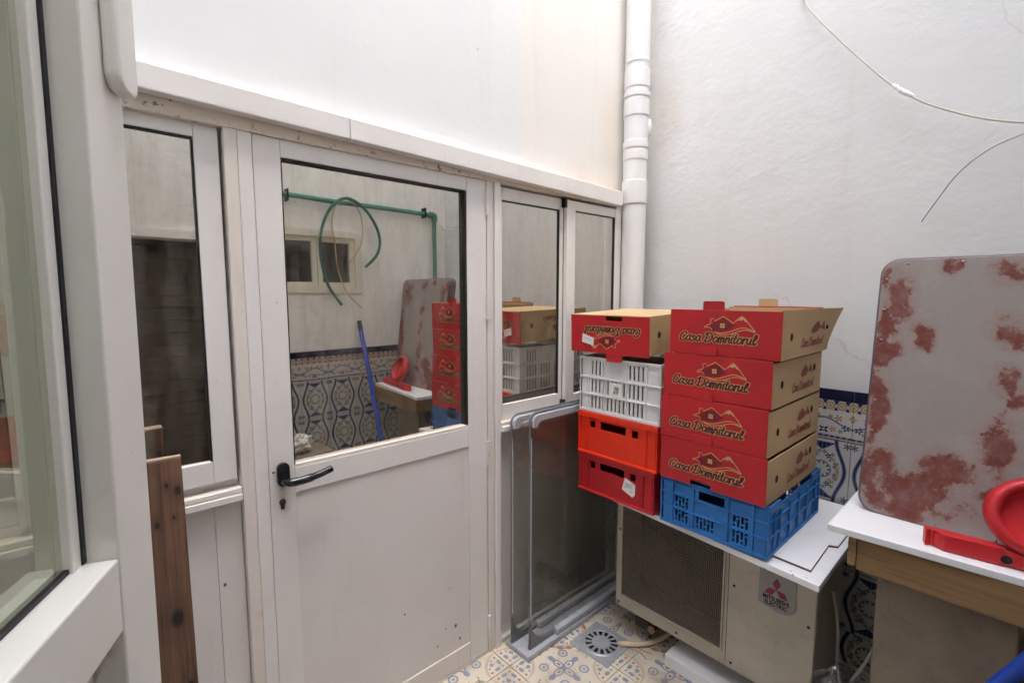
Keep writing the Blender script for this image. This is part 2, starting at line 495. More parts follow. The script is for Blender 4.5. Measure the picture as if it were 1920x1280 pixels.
    def wood(name, a, b, dark, knots=(), axis='z', sc_=1.0):
        m = Mat(name)
        scl = {'z': (48, 48, 1.3), 'y': (40, 1.1, 40), 'x': (1.1, 40, 40)}[axis]
        g = m.noise(1.2 * sc_, 6, 0.6, m.mapped(scl), 0.4); g2 = m.noise(3 * sc_, 5, 0.7, m.mapped(scl))
        big = m.noise(2.2, 4, 0.6)
        c = m.mix(m.ramp(g, 0.3, 0.7), a, b)
        c = m.mix(m.ramp(g2, 0.50, 0.66) * 0.75, c, dark)
        c = m.mix(m.ramp(big, 0.55, 0.8) * 0.55, c, dark)
        x, y, z = m.xyz()
        for (kx, ky, kz, r) in knots:
            q = ((x - kx) * (x - kx) + ((z - kz) * (z - kz)) * 0.35).sqrt() + (g2 - 0.5) * r * 1.2
            c = m.mix(q.below(r * 2.6, r * 1.6) * 0.45, c, dark)
            c = m.mix(q.below(r, r * 0.35), c, (0.010, 0.008, 0.007))
        m.color(c).rough(0.75).bump(g + g2 * 0.5, 0.25, 0.003)
        return m.m
    M['plank'] = wood('weathered brown plank', (0.175, 0.085, 0.047), (0.095, 0.048, 0.030), (0.026, 0.015, 0.011),
                      [(0.002, 0, 1.105, 0.0032), (0.022, 0, 1.09, 0.006), (-0.020, 0, 1.02, 0.0045), (0.012, 0, 1.03, 0.0028), (0.020, 0, 0.64, 0.006), (0.004, 0, 0.80, 0.011)])
    M['plank_end'] = plain('pale sawn plank end', (0.42, 0.30, 0.22), 0.8, 0.15, 40)
    M['apron'] = wood('varnished plywood', (0.30, 0.18, 0.075), (0.23, 0.135, 0.06), (0.16, 0.09, 0.045), (), 'y')
    m = Mat('dusty fibre board').world()
    n = m.noise(5, 7, 0.7); n2 = m.noise(40, 5, 0.7); n3 = m.noise(2.2, 4, 0.6)
    c = m.mix(m.ramp(n, 0.3, 0.7), (0.26, 0.205, 0.15), (0.19, 0.148, 0.112))
    c = m.mix(m.ramp(n2, 0.55, 0.8) * 0.5, c, (0.13, 0.10, 0.08))
    c = m.mix(m.ramp(n3, 0.62, 0.75) * 0.5, c, (0.34, 0.17, 0.10))
    m.color(c).rough(0.9).bump(n2, 0.3, 0.003); M['fibre'] = m.m
    # worn panel : grey cloth showing through red-brown paint near the edges (object coords: y along, z up, origin at centre)
    m = Mat('grey board with worn red paint')
    x, y, z = m.xyz()
    n = m.noise(13, 6, 0.68); n2 = m.noise(70, 4, 0.7); n4 = m.noise(4.5, 3, 0.5)
    k = None
    wy = (m.noise(7, 4, 0.6) - 0.5) * 0.13; wz = (m.noise(7.7, 4, 0.6, m.mapped((1, 1, 1), (0, 0, 0), (5, 2, 3))) - 0.5) * 0.16
    y, z = y + wy, z + wz
    for (py_, pz_, ry, rz_) in ((0.25, 0.275, 0.05, 0.095), (0.29, 0.33, 0.022, 0.05), (0.20, 0.17, 0.035, 0.06), (0.285, 0.17, 0.024, 0.20), (0.285, -0.12, 0.032, 0.20), (0.25, -0.22, 0.06, 0.09),
                                (0.19, -0.30, 0.12, 0.085), (0.14, -0.24, 0.05, 0.075), (0.27, -0.34, 0.045, 0.05), (0.02, 0.335, 0.045, 0.045), (0.01, 0.175, 0.04, 0.055), (0.0, 0.05, 0.035, 0.035),
                                (0.01, -0.13, 0.05, 0.09), (0.02, -0.25, 0.055, 0.03), (0.14, 0.355, 0.03, 0.032), (-0.2, 0.28, 0.09, 0.09), (-0.27, -0.05, 0.05, 0.25), (-0.16, -0.31, 0.14, 0.07), (0.09, -0.215, 0.05, 0.03), (0.292, -0.02, 0.02, 0.14), (0.288, -0.27, 0.03, 0.10), (0.23, -0.36, 0.09, 0.03)):
        q = ((((y - py_) * (1 / ry)) * ((y - py_) * (1 / ry)) + ((z - pz_) * (1 / rz_)) * ((z - pz_) * (1 / rz_))).sqrt() * -1.0 + 1.0)
        k = q if k is None else k.max(q)
    kk = k + (n - 0.5) * 2.6 + (n4 - 0.5) * 1.0 + (n2 - 0.5) * 0.5
    k = m.ramp(kk + (m.noise(34, 5, 0.75) - 0.5) * 1.1, 0.16, 0.56) * (m.ramp(m.noise(24, 5, 0.7), 0.30, 0.62) * 0.4 + 0.6); k2 = m.ramp(kk, -0.5, 0.4)
    c = m.mix(n2, (0.335, 0.290, 0.270), (0.265, 0.225, 0.208))
    wv = m.noise(9, 5, 0.6)
    c = m.mix(m.ramp(wv, 0.45, 0.8) * 0.5, c, (0.36, 0.325, 0.305))
    c = m.mix(k2 * 0.38, c, (0.28, 0.13, 0.11))
    c = m.mix(k, c, m.mix(n2, (0.20, 0.046, 0.030), (0.135, 0.030, 0.021)))
    m.color(c).rough(0.75).bump(n2 + k * 0.8, 0.3, 0.002); M['worn'] = m.m
    M['worn_edge'] = plain('dull purple grey panel rim', (0.13, 0.10, 0.12), 0.45, 0.3, 30)
    M['rivet'] = plain('dull rivet', (0.30, 0.20, 0.18), 0.4, 0.2, 20, 0, 0, 0.5, 0.5)
    M['lid_frame'] = plain('blue grey plastic lid frame', (0.40, 0.42, 0.46), 0.3, 0.08, 8)
    M['lid_dark'] = plain('dark grey lid seal', (0.15, 0.16, 0.175), 0.4)
    M['drain'] = plain('grey drain metal', (0.42, 0.44, 0.47), 0.45, 0.2, 25, 0.1, 90, 0.5, 0.4)
    M['black'] = plain('black hole', (0.006, 0.006, 0.007), 0.9)
    M['hose'] = plain('cream drain hose', (0.62, 0.50, 0.36), 0.5, 0.2, 14)
    M['green_pipe'] = plain('green plastic pipe', (0.06, 0.23, 0.17), 0.4, 0.1)
    M['green_hose'] = plain('dark green hose', (0.015, 0.13, 0.09), 0.35, 0.1)
    M['beige_cable'] = plain('beige cable', (0.50, 0.36, 0.22), 0.6)
    M['blue_tube'] = plain('blue coated tube', (0.012, 0.055, 0.36), 0.35, 0.1, 12)
    M['yellow'] = plain('yellow sticker', (0.75, 0.38, 0.04), 0.5)
    M['slate'] = plain('grout', (0.30, 0.25, 0.20), 0.9)
    M['navy_tile'] = plain('navy glazed tile', (0.010, 0.012, 0.045), 0.12, 0.15, 20, 0, 0, 0.5)
    M['grout_white'] = plain('pale grout', (0.55, 0.53, 0.49), 0.9)
    # ---- patterned dado tile: object coords x across (+-.1), z up (+-.1325)
    NAVY = (0.018, 0.028, 0.10); OCH = (0.34, 0.19, 0.06); GRN = (0.07, 0.10, 0.05); WHT = (0.54, 0.53, 0.50)
    def tile_base(name):
        m = Mat(name); x, y, z = m.xyz()
        return m, x, z
    m, u, v = tile_base('patterned glazed tile')
    au, av = u.abs(), v.abs()
    c = m.mix(m.noise(9, 4), WHT, tuple(q * 0.93 for q in WHT))
    # side outline : bulging frame
    wob = (av * 24.0).cos() * 0.017 + 0.066
    d = (au - wob).abs()
    c = m.mix(d.below(0.0075), c, (0.10, 0.11, 0.17)); c = m.mix(d.below(0.003), c, NAVY)
    # fans top and bottom
    fan = (au * 0.72 + 0.083 - av).below(0.0) * av.below(0.118)
    stripe = ((u * 420.0).cos() * 0.5 + 0.5)
    c = m.mix(fan, c, m.mix(stripe.above(0.78, 0.1) * 0.6, NAVY, (0.12, 0.13, 0.2)))
    # wreath
    rr = (u * u + v * v).sqrt(); an = v.atan2(u)
    ring = (rr - 0.034).abs()
    c = m.mix(ring.below(0.0022), c, (0.13, 0.11, 0.15))
    b1 = (((an * 10.0).cos() - 0.35).above(0, 0.2)) * (rr - 0.027).abs().below(0.005)
    c = m.mix(b1, c, (0.10, 0.09, 0.07))
    # flower sprigs: blobs on a warped lattice between wreath and frame
    for (px, pz, r, col) in ((0.024, 0.060, 0.011, NAVY), (0.040, 0.048, 0.009, OCH), (0.010, 0.075, 0.008, GRN), (0.052, 0.030, 0.010, GRN),
                              (0.055, 0.012, 0.010, OCH), (0.040, 0.068, 0.007, GRN), (0.060, 0.0, 0.005, NAVY), (0.046, 0.018, 0.006, NAVY), (0.030, 0.042, 0.005, GRN)):
        q = ((au - px) * (au - px) + (av - pz) * (av - pz)).sqrt()
        pet = q + ((((av - pz).atan2(au - px)) * 5.0).cos()) * (r * 0.38)
        c = m.mix(pet.below(r * 0.8), c, col)
        c = m.mix(q.below(r * 0.22), c, WHT)
    # corner sprigs
    q = ((au - 0.088) * (au - 0.088) + (av - 0.112) * (av - 0.112)).sqrt()
    pet = q + (((av - 0.112).atan2(au - 0.088)) * 6.0).cos() * 0.006
    c = m.mix(pet.below(0.010), c, (0.10, 0.09, 0.12))
    c = m.mix(au.above(0.0985, 0.0008).max(av.above(0.128, 0.001)) * 0.5, c, (0.16, 0.16, 0.2))
    m.color(c).rough(0.15).spec(0.5); M['dado'] = m.m
    # frieze tile: x +-.1, z +-.08 (top band of ochre rings, floral scroll below)
    m, u, v = tile_base('patterned frieze tile')
    au = u.abs()
    c = m.mix(m.noise(9, 4), WHT, tuple(q * 0.93 for q in WHT))
    bu = u.mod(0.04) - 0.02; bv = v - 0.058
    rr = (bu * bu + bv * bv).sqrt()
    inb = v.above(0.039, 0.0008)
    tri = inb * (bu.abs() + bv.abs() * 0.55).above(0.0215)
    c = m.mix(tri, c, NAVY)
    c = m.mix((rr - 0.0135).abs().below(0.003) * inb, c, OCH)
    c = m.mix(rr.below(0.0075) * inb, c, (0.38, 0.26, 0.14))
    scroll = ((v + 0.012) - (u * 31.4).cos() * 0.018).abs()
    low = v.below(0.034)
    c = m.mix(scroll.below(0.004) * low, c, (0.14, 0.16, 0.26))
    for (px, pz, r, col) in ((0.0, -0.045, 0.016, NAVY), (0.05, 0.008, 0.013, OCH), (0.032, -0.040, 0.011, OCH), (0.078, -0.030, 0.013, (0.05, 0.07, 0.16)), (0.022, 0.012, 0.008, GRN), (0.06, -0.045, 0.008, GRN), (0.1, 0.012, 0.012, OCH)):
        q = ((au - px) * (au - px) + (v - pz) * (v - pz)).sqrt()
        pet = q + (((v - pz).atan2(au - px)) * 5.0).cos() * (r * 0.4)
        c = m.mix(pet.below(r * 0.8), c, col); c = m.mix(q.below(r * 0.25), c, WHT)
    c = m.mix((v + 0.071).abs().below(0.0045), c, m.mix(((u * 300.0).cos()).above(0.0, 0.3), NAVY, (0.2, 0.2, 0.26)))
    m.color(c).rough(0.15); M['frieze'] = m.m
    # floor tile, x,y +-.157
    m = Mat('patterned cement floor tile')
    u, v, zz = m.xyz()
    CR = (0.68, 0.61, 0.49); BL = (0.155, 0.215, 0.36); TC = (0.27, 0.085, 0.06); SG = (0.26, 0.28, 0.20)
    au, av = u.abs(), v.abs()
    a, b = au.max(av), au.min(av)
    ns = m.noise(5, 5, 0.7)
    c = m.mix(ns, CR, tuple(q * 0.88 for q in CR))
    def blob(px, py, rx, ry, A=None, B=None):
        A = A or a; B = B or b
        return (((A - px) * (1 / rx)) * ((A - px) * (1 / rx)) + ((B - py) * (1 / ry)) * ((B - py) * (1 / ry))).sqrt()
    q = blob(0.030, 0, 0.030, 0.017)
    c = m.mix(q.below(1.0, 0.06), c, BL); c = m.mix(q.below(0.62, 0.06), c, CR); c = m.mix(q.below(0.3, 0.06), c, TC)
    q = blob(0.070, 0.0, 0.017, 0.012)
    c = m.mix(q.below(1, 0.1), c, BL)
    dd = blob(0.058, 0.058, 0.022, 0.022, au, av)
    c = m.mix((dd - 0.8).abs().below(0.17, 0.05) * (u * v).above(-1), c, BL); c = m.mix(dd.below(0.3, 0.08), c, BL)
    # corner disc
    cu, cv = 0.1575 - au, 0.1575 - av
    rc = (cu * cu + cv * cv).sqrt(); ac = cv.atan2(cu)
    arc = (rc - 0.098).abs()
    wide = ((ac * 2.0).sin() * 0.012)
    c = m.mix((arc - wide * 0.35).below(0.0018) * 0.55, c, (0.40, 0.22, 0.16))
    leaf = ((ac * 18.0).cos() * 0.006 + 0.012)
    c = m.mix((rc - 0.110).abs().below(leaf * 0.55, 0.002) * (u * v).above(0.0, 0.0005) * (u).above(0.0, 0.0005), c, TC)
    for (rad, ang, sx, sy, col) in ((0.052, 24, 0.014, 0.008, BL), (0.052, 66, 0.008, 0.014, BL), (0.076, 45, 0.009, 0.009, BL), (0.080, 14, 0.007, 0.005, TC), (0.080, 76, 0.005, 0.007, TC),
                                     (0.030, 45, 0.005, 0.005, TC), (0.084, 30, 0.005, 0.005, BL), (0.084, 60, 0.005, 0.005, BL), (0.066, 52, 0.004, 0.004, SG)):
        q = blob(rad * math.cos(R(ang)), rad * math.sin(R(ang)), sx, sy, cu, cv)
        q2 = q + ((ac * 60.0).cos()) * 0.14
        c = m.mix(q2.below(1, 0.12), c, col)
    q = blob(0.150, 0.0, 0.022, 0.030)
    c = m.mix(q.below(1, 0.06) * (u - v).above(0, 0.001), c, SG)
    for k in range(3):
        q = blob(0.118 + 0.014 * k, 0.022 - 0.006 * k, 0.009, 0.003)
        c = m.mix(q.below(1, 0.1), c, (BL, TC, TC)[k])
    c = m.mix(m.ramp(m.noise(11, 5, 0.7), 0.35, 0.75) * 0.32 + 0.04, c, tuple(q * 0.86 for q in CR))
    m.co = m.N.new('ShaderNodeNewGeometry').outputs['Position']
    dirt = m.noise(4.0, 6, 0.7)
    c = m.mix(m.ramp(dirt, 0.46, 0.74) * 0.75, c, (0.25, 0.195, 0.14))
    m.color(c).rough(0.4).bump(dirt, 0.05, 0.002); M['floor_tile'] = m.m
make_materials()

# ================================================================== the setting
OPP = -1.85            # opposite wall (behind the camera)
LEFT = -3.35           # end wall on the left
TOP = 7.5              # height of the courtyard walls
TOPL = 6.5             # height of the wall behind the camera
T = 0.315              # floor tile
# ---- floor
fl = struct(MB().box(-7, 4, -6, 4, -0.3, -0.006).build('floor', M['slate']))
fl['label'] = 'patterned cement tile floor of the courtyard'
tile_me = MB().box(-T/2 + 0.0016, T/2 - 0.0016, -T/2 + 0.0016, T/2 - 0.0016, -0.006, 0.004).mesh('floor_tile')
tile_me.materials.append(M['floor_tile'])
fx, fy = -1.06 + T / 2, -0.137 - T / 2
for i in range(-8, 5):
    for j in range(-6, 2):
        x, y = fx + i * T, fy + j * T
        if x - T/2 > -0.02 or x + T/2 < LEFT or y - T/2 > -0.01 or y + T/2 < OPP: continue
        o = bpy.data.objects.new('floor_tile', tile_me); COL.objects.link(o)
        o.parent = fl; o.location = (x, y, random.uniform(-0.0008, 0.0003)); o.rotation_euler = (0, 0, R(90) * ((i + j) % 4))
# ---- walls
def wall_tiles(parent, origin, along, n0, n1, zmin=0.0):
    """navy strip, frieze and two and a half rows of patterned tiles. tiles stand proud of the wall; local x runs along"""
    along = Vector(along)
    ang = math.atan2(along.y, along.x)
    for k in range(n0, n1):
        p = Vector(origin) + along * (0.2 * k + 0.1)
        for me, z in ((navy_me, 1.122), (frieze_me, 1.0185), (dado_me, 0.8035), (dado_me, 0.537), (dado_me, 0.2705), (skirt_me, 0.068)):
            o = bpy.data.objects.new('tile', me); COL.objects.link(o); o.parent = parent
            o.location = (p.x, p.y, z + random.uniform(-0.0006, 0.0006)); o.rotation_euler = (random.uniform(-0.003, 0.003), 0, ang + random.uniform(-0.003, 0.003))
def tile_mesh(name, h, mat):
    me = MB().box(-0.0993, 0.0993, -0.006, 0.004, -h / 2 + 0.0007, h / 2 - 0.0007).mesh(name); me.materials.append(M[mat]); return me
navy_me = tile_mesh('tile_navy', 0.046, 'navy_tile'); frieze_me = tile_mesh('tile_frieze', 0.160, 'frieze')
dado_me = tile_mesh('tile_dado', 0.265, 'dado'); skirt_me = tile_mesh('tile_skirt', 0.134, 'dado')
rw = MB().box(0.004, 0.25, OPP - 0.25, 0.25, -0.1, TOP).build('plaster_wall', M['plaster_rough'])
tag(rw, 'rough white plastered wall with tiled dado behind the stacked boxes', 'wall')
wall_tiles(rw, (0, -0.03, 0), (0, -1, 0), 0, 9)
# door side upper wall with a faint vertical seam (two coats)
uw = thing('plaster_wall', 'smooth white plastered wall rising above the aluminium door front', 'wall')
MB().box(LEFT - 0.2, -0.872, 0.0, 0.2, 2.03, TOP).build('render_coat', M['plaster_smooth'], uw)
MB().box(-0.872, 0.0035, 0.005, 0.2, 2.03, TOP).build('render_coat', M['plaster_cream'], uw)
# opposite wall with doorway and small window
ow = thing('plaster_wall', 'streaked old white wall with tiled dado facing the aluminium door', 'wall')
DX0, DX1, DZ = -2.62, -1.52, 1.90
WX0, WX1, WZ0, WZ1 = -1.60 + 0.0, -0.735, 1.535, 1.972
WX0 = -1.40
b = MB()
us = [LEFT - 0.2, DX0, DX1, WX0, WX1, 0.0035]; vz = [-0.1, WZ0, DZ, WZ1, TOPL]
def solid(i, j):
    if i == 1 and j <= 1: return False
    if i == 3 and j in (1, 2): return False
    return True
b.perf(us, vz, solid, 0.2, 0, FR((0, OPP - 0.2, 0), (1, 0, 0), (0, 0, 1), (0, 1, 0)))
b.build('masonry', M['plaster_old'], ow)
MB().box(DX0, DX1, OPP - 0.16, OPP + 0.012, DZ - 0.05, DZ - 0.001).build('lintel', M['plaster_old'], ow)
wall_tiles(ow, (-0.002, OPP, 0), (-1, 0, 0), 0, 7)
# left end wall
lw_ = MB().box(LEFT - 0.25, LEFT, OPP, 0.0, -0.1, TOP).build('plaster_wall', M['plaster_old'])
tag(lw_, 'plain white wall closing the courtyard beyond the glazed partition', 'wall')
# dim rooms behind the glass front and behind the doorway
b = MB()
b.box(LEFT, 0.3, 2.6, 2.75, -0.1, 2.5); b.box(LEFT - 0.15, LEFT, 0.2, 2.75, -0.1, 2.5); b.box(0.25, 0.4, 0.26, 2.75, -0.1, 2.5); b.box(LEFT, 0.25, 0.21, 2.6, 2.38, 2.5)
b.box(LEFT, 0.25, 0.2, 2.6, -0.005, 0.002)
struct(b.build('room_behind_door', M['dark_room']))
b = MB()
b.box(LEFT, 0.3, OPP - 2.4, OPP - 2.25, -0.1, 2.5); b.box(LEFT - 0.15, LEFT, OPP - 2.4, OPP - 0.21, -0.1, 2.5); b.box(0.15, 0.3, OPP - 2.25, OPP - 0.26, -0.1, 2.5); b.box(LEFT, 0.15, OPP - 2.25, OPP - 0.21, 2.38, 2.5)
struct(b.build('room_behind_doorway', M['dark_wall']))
# slatted shutter standing at the back of that doorway
sh = thing('roller_shutter', 'dark brown slatted shutter inside the doorway opposite', 'shutter', (0, OPP - 0.5, 0))
M['shutter'] = plain('dark brown shutter', (0.085, 0.062, 0.045), 0.6, 0.25, 8)
for k in range(24):
    MB().box(DX0 - 0.1, DX1 + 0.1, -0.012, 0.0, 0.08 * k + 0.0008, 0.08 * k + 0.0792).build('slat', M['shutter'], sh, 0.002, 1)

# ================================================================== aluminium front
FRONT = thing('aluminium_front', 'white aluminium frame with fascia, posts and sills around the glazed door', 'frame')
A, AP, AD = M['alu'], M['alu_panel'], M['alu_dirty']
# fascia: slightly out of level, with a small dent/joint
def fascia_piece(xa, xb, za0, za1, zb0, zb1, y0=-0.062, y1=-0.002):
    return MB().add([(xa,y0,za0),(xb,y0,zb0),(xb,y1,zb0),(xa,y1,za0),(xa,y0,za1),(xb,y0,zb1),(xb,y1,zb1),(xa,y1,za1)],
                    [(3,2,1,0),(4,5,6,7),(0,1,5,4),(1,2,6,5),(2,3,7,6),(3,0,4,7)])
zt = lambda x: 2.043 + (x + 0.27) * -0.0165
zb = lambda x: 1.972 + (x + 0.27) * -0.0215
for xa, xb, dy in ((-3.3, -1.642, 0), (-1.640, -0.235, 0.0015)):
    fascia_piece(xa, xb, zb(xa), zt(xa) - dy, zb(xb), zt(xb) - dy, -0.062 - dy).build('fascia', A, FRONT, 0.003)
MB().box(-3.3, -0.20, -0.03, 0.05, 1.972, 2.028).build('head_rail', M['alu_mould'], FRONT, 0.002)
def post(x0, x1, z0=0.0, z1=1.98, y0=-0.028, y1=0.05, mat=None):
    return MB().box(x0, x1, y0, y1, z0, z1).build('post', mat or A, FRONT, 0.0025)
post(-1.976, -1.9445, mat=AD); post(-1.9438, -1.9075, y0=-0.026)
post(-1.076, -1.044, y0=-0.022, mat=AD); post(-1.0415, -1.012, y0=-0.030)
post(-0.235, -0.19, y0=-0.026)
post(-2.84, -2.80)
# sills and lower panels
MB().box(-2.80, -1.978, -0.032, 0.05, 0.955, 0.974).build('sill', A, FRONT, 0.002)
MB().box(-2.80, -1.978, -0.026, 0.016, 0.976, 0.990).build('track', AD, FRONT, 0.0015)
MB().box(-2.80, -1.978, 0.018, 0.04, 0.976, 1.012).build('track', A, FRONT, 0.0015)
MB().box(-1.010, -0.237, -0.042, 0.05, 0.962, 0.984).build('sill', A, FRONT, 0.002)
MB().box(-1.010, -0.237, -0.030, 0.014, 0.986, 1.000).build('track', AD, FRONT, 0.0015)
MB().box(-1.010, -0.237, 0.016, 0.04, 0.986, 1.020).build('track', A, FRONT, 0.0015)
MB().box(-2.80, -2.045, 0.0, 0.02, 0.02, 0.953).build('lower_panel', AP, FRONT)
MB().box(-2.0442, -1.978, -0.002, 0.02, 0.02, 0.953).build('lower_panel', AP, FRONT, 0.0015)
MB().box(-1.010, -0.237, -0.002, 0.02, 0.03, 0.960).build('lower_panel', AP, FRONT)
MB().box(-1.010, -0.237, -0.02, 0.02, 0.004, 0.028).build('bottom_rail', AD, FRONT, 0.002)
MB().box(-1.976, -1.012, -0.02, 0.05, 0.0045, 0.012).build('threshold', AD, FRONT, 0.002)
# ---------------- glazed door
D = thing('glazed_door', 'white aluminium door with large pane and black lever handle', 'door')
dl, dr, gl_, gr_, gt_, gb_ = -1.9055, -1.080, -1.833, -1.173, 1.923, 1.015
YD0, YD1 = -0.020, 0.028
MB().box(dl, gl_, YD0, YD1, 0.016, 1.972).build('stile', A, D, 0.002)
MB().box(gr_, dr, YD0, YD1, 0.016, 1.972).build('stile', A, D, 0.002)
MB().box(gl_ + 0.0008, gr_ - 0.0008, YD0 + 0.0012, YD1, gt_, 1.972).build('top_rail', A, D, 0.0015)
MB().box(gl_ + 0.0008, gr_ - 0.0008, YD0 + 0.0012, YD1, 0.932, gb_ - 0.006).build('lock_rail', A, D, 0.0015)
MB().box(gl_ + 0.0008, gr_ - 0.0008, YD0 + 0.0012, YD1, 0.016, 0.098).build('bottom_rail', AD, D, 0.0015)
MB().box(gl_ + 0.0008, gr_ - 0.0008, YD0 + 0.0065, YD1 - 0.01, 0.1005, 0.9300).build('lower_panel', AP, D)
pane = MB().box(gl_, gr_, 0.002, 0.007, gb_ - 0.008, gt_ + 0.002).build('pane', M['mirror_glass'], D)
g = MB()
g.box(gl_ + 0.0004, gr_ - 0.0004, -0.0165, 0.0015, gt_ - 0.005, gt_ - 0.0004); g.box(gl_ + 0.0004, gl_ + 0.004, -0.0165, 0.0015, gb_, gt_ - 0.005)
g.box(gr_ - 0.0085, gr_ - 0.0004, -0.0165, 0.0015, gb_, gt_ - 0.005)
g.build('gasket', M['gasket'], pane)
MB().box(gl_ + 0.001, gr_ - 0.001, -0.0175, 0.0015, gb_ - 0.0055, gb_ + 0.004).build('glazing_bead', AD, pane)
# handle
H = MB().prism(rrect(-0.0175, 0.0175, -0.036, 0.036, 0.0174, 8), 0, 0.014, 0, FR((-1.868, YD0, 1.0), (1, 0, 0), (0, 0, 1), (0, -1, 0))).build('handle', M['black_plastic'], D, 0.004, 3)
pts = catmull([(-1.868, YD0 - 0.008, 0.985), (-1.868, YD0 - 0.036, 0.985), (-1.855, YD0 - 0.050, 0.985), (-1.82, YD0 - 0.054, 0.986), (-1.78, YD0 - 0.052, 0.990), (-1.738, YD0 - 0.046, 0.997)], 5)
MB().tube(pts, [0.0115] * 8 + [0.0125] * 10 + [0.0105] * (len(pts) - 18), 12).build('lever', M['black_plastic'], H)
b = MB()
cyl = FR((-1.872, YD0, 0.906), (1, 0, 0), (0, 0, 1), (0, -1, 0))
b.prism([(0.0095 * math.cos(R(a)), 0.008 + 0.0095 * math.sin(R(a))) for a in range(-50, 231, 20)] + [(-0.005, -0.014), (0.005, -0.014)], -0.002, 0.003, 0, cyl)
b.build('lock_cylinder', M['lock_brass'], D)
for z0 in (1.84, 1.432, 0.835, 0.078):
    h = MB(); h.tube([(dr + 0.001, YD0 - 0.007, z0), (dr + 0.001, YD0 - 0.007, z0 + 0.048)], 0.0062, 12); h.tube([(dr + 0.001, YD0 - 0.007, z0 + 0.050), (dr + 0.001, YD0 - 0.007, z0 + 0.100)], 0.0062, 12)
    h.box(dr - 0.004, dr + 0.003, YD0 - 0.006, YD0 + 0.004, z0 + 0.002, z0 + 0.098)
    h.build('hinge', M['hinge'], D)
scd = MB().lathe([(0.0036, 0.0), (0.0036, 0.0008), (0.0, 0.0014)], 12, cap=False, M=FR((0, 0, 0), (1, 0, 0), (0, 0, 1), (0, -1, 0))).mesh('screw'); scd.materials.append(M['lock_brass'])
for (pa, xx, yy, zz) in ((D, -1.893, -0.0201, 1.01),):
    o = bpy.data.objects.new('screw', scd); COL.objects.link(o); o.parent = pa; o.location = (xx, yy, zz)
# ---------------- sliding windows
def sash(parent, x0, x1, z0, z1, y0, y1, fl_, fr_, ft, fb):
    MB().box(x0, x0 + fl_, y0, y1, z0, z1).build('stile', A, parent, 0.002)
    MB().box(x1 - fr_, x1, y0, y1, z0, z1).build('stile', A, parent, 0.002)
    MB().box(x0 + fl_ + 0.0005, x1 - fr_ - 0.0005, y0 + 0.001, y1, z1 - ft, z1).build('rail', A, parent, 0.0015)
    MB().box(x0 + fl_ + 0.0005, x1 - fr_ - 0.0005, y0 + 0.001, y1, z0, z0 + fb).build('rail', A, parent, 0.0015)
    p = MB().box(x0 + fl_, x1 - fr_, (y0 + y1) / 2, (y0 + y1) / 2 + 0.004, z0 + fb, z1 - ft).build('pane', M['mirror_glass'], parent)
    g = MB(); ym = (y0 + y1) / 2 - 0.0005
    g.box(x0 + fl_ + 0.0003, x1 - fr_ - 0.0003, y0 + 0.004, ym, z1 - ft - 0.005, z1 - ft - 0.0004)
    g.box(x1 - fr_ - 0.005, x1 - fr_ - 0.0004, y0 + 0.004, ym, z0 + fb, z1 - ft - 0.005)
    g.build('gasket', M['gasket'], p)
LWn = thing('sliding_window', 'tall sliding window beside the lock side of the white door', 'window')
sash(LWn, -2.42, -1.985, 1.014, 1.972, -0.010, 0.014, 0.05, 0.056, 0.034, 0.062)
sash(LWn, -2.80, -2.37, 1.014, 1.972, 0.018, 0.040, 0.05, 0.05, 0.034, 0.062)
RWn = thing('sliding_window', 'two paned sliding window on the hinge side of the door, near the downpipe', 'window')
sash(RWn, -1.006, -0.612, 1.002, 1.965, -0.006, 0.014, 0.022, 0.022, 0.05, 0.066)
sash(RWn, -0.612, -0.237, 1.002, 1.960, -0.028, -0.008, 0.060, 0.006, 0.042, 0.058)
MB().box(-0.628, -0.6125, -0.030, -0.008, 1.005, 1.04).build('end_cap', M['gasket'], RWn)
MB().box(-0.628, -0.6125, -0.030, -0.008, 1.925, 1.965).build('end_cap', M['gasket'], RWn)

# ================================================================== splayed glazed partition by the camera
ANG = R(66.9); PP = 0.28
d3 = Vector((math.cos(ANG), math.sin(ANG), 0)); n3 = Vector((-math.sin(ANG), math.cos(ANG), 0))
PO = Vector((CAM.x, CAM.y, 0)) + n3 * PP
k_ = PP / 0.19
GP = thing('glazed_partition', 'splayed white aluminium glazed partition with wide bright sill', 'partition', tuple(PO - d3 * 1.5 * math.tan(R(1.2))), ANG)
GP.rotation_euler = (0, R(1.2), ANG)
LF = M['alu_leaf']                                            # local: x along partition, -y towards camera side, z up
s0, s1, zr0, zr1, gd = -0.46, 0.553 * k_, 1.535 - 0.279 * k_, 1.535 - 0.214 * k_, 0.046
se = 0.483 * k_
MB().box(se, s1, 0, 0.075, 0, 2.6).build('post', LF, GP, 0.003)
MB().box(se - 0.026, se - 0.0005, 0.036, 0.072, 0.0, 2.6).build('glazing_stop', LF, GP, 0.002)
MB().box(s0, se - 0.0016, 0.0008, 0.075, zr0, zr1).build('mid_rail', LF, GP, 0.003)
MB().box(s0, s0 + 0.08, 0.0, 0.075, zr1, 2.6).build('post', LF, GP, 0.003)
MB().box(s0, s0 + 0.08, 0.0, 0.075, 0, zr0).build('post', LF, GP, 0.003)
MB().box(s0 + 0.081, se - 0.001, 0.0, 0.075, 2.52, 2.6).build('top_rail', LF, GP, 0.003)
MB().box(s0 + 0.081, se - 0.001, 0.0, 0.075, 0.0045, 0.10).build('bottom_rail', LF, GP, 0.003)
p1 = MB().box(s0 + 0.08, se - 0.001, gd, gd + 0.006, zr1 - 0.004, 2.525).build('pane', M['leaf_glass'], GP)
MB().box(se - 0.0085, se - 0.0008, gd - 0.0125, gd - 0.0005, zr1 + 0.001, 2.52).build('gasket', M['gasket'], p1)
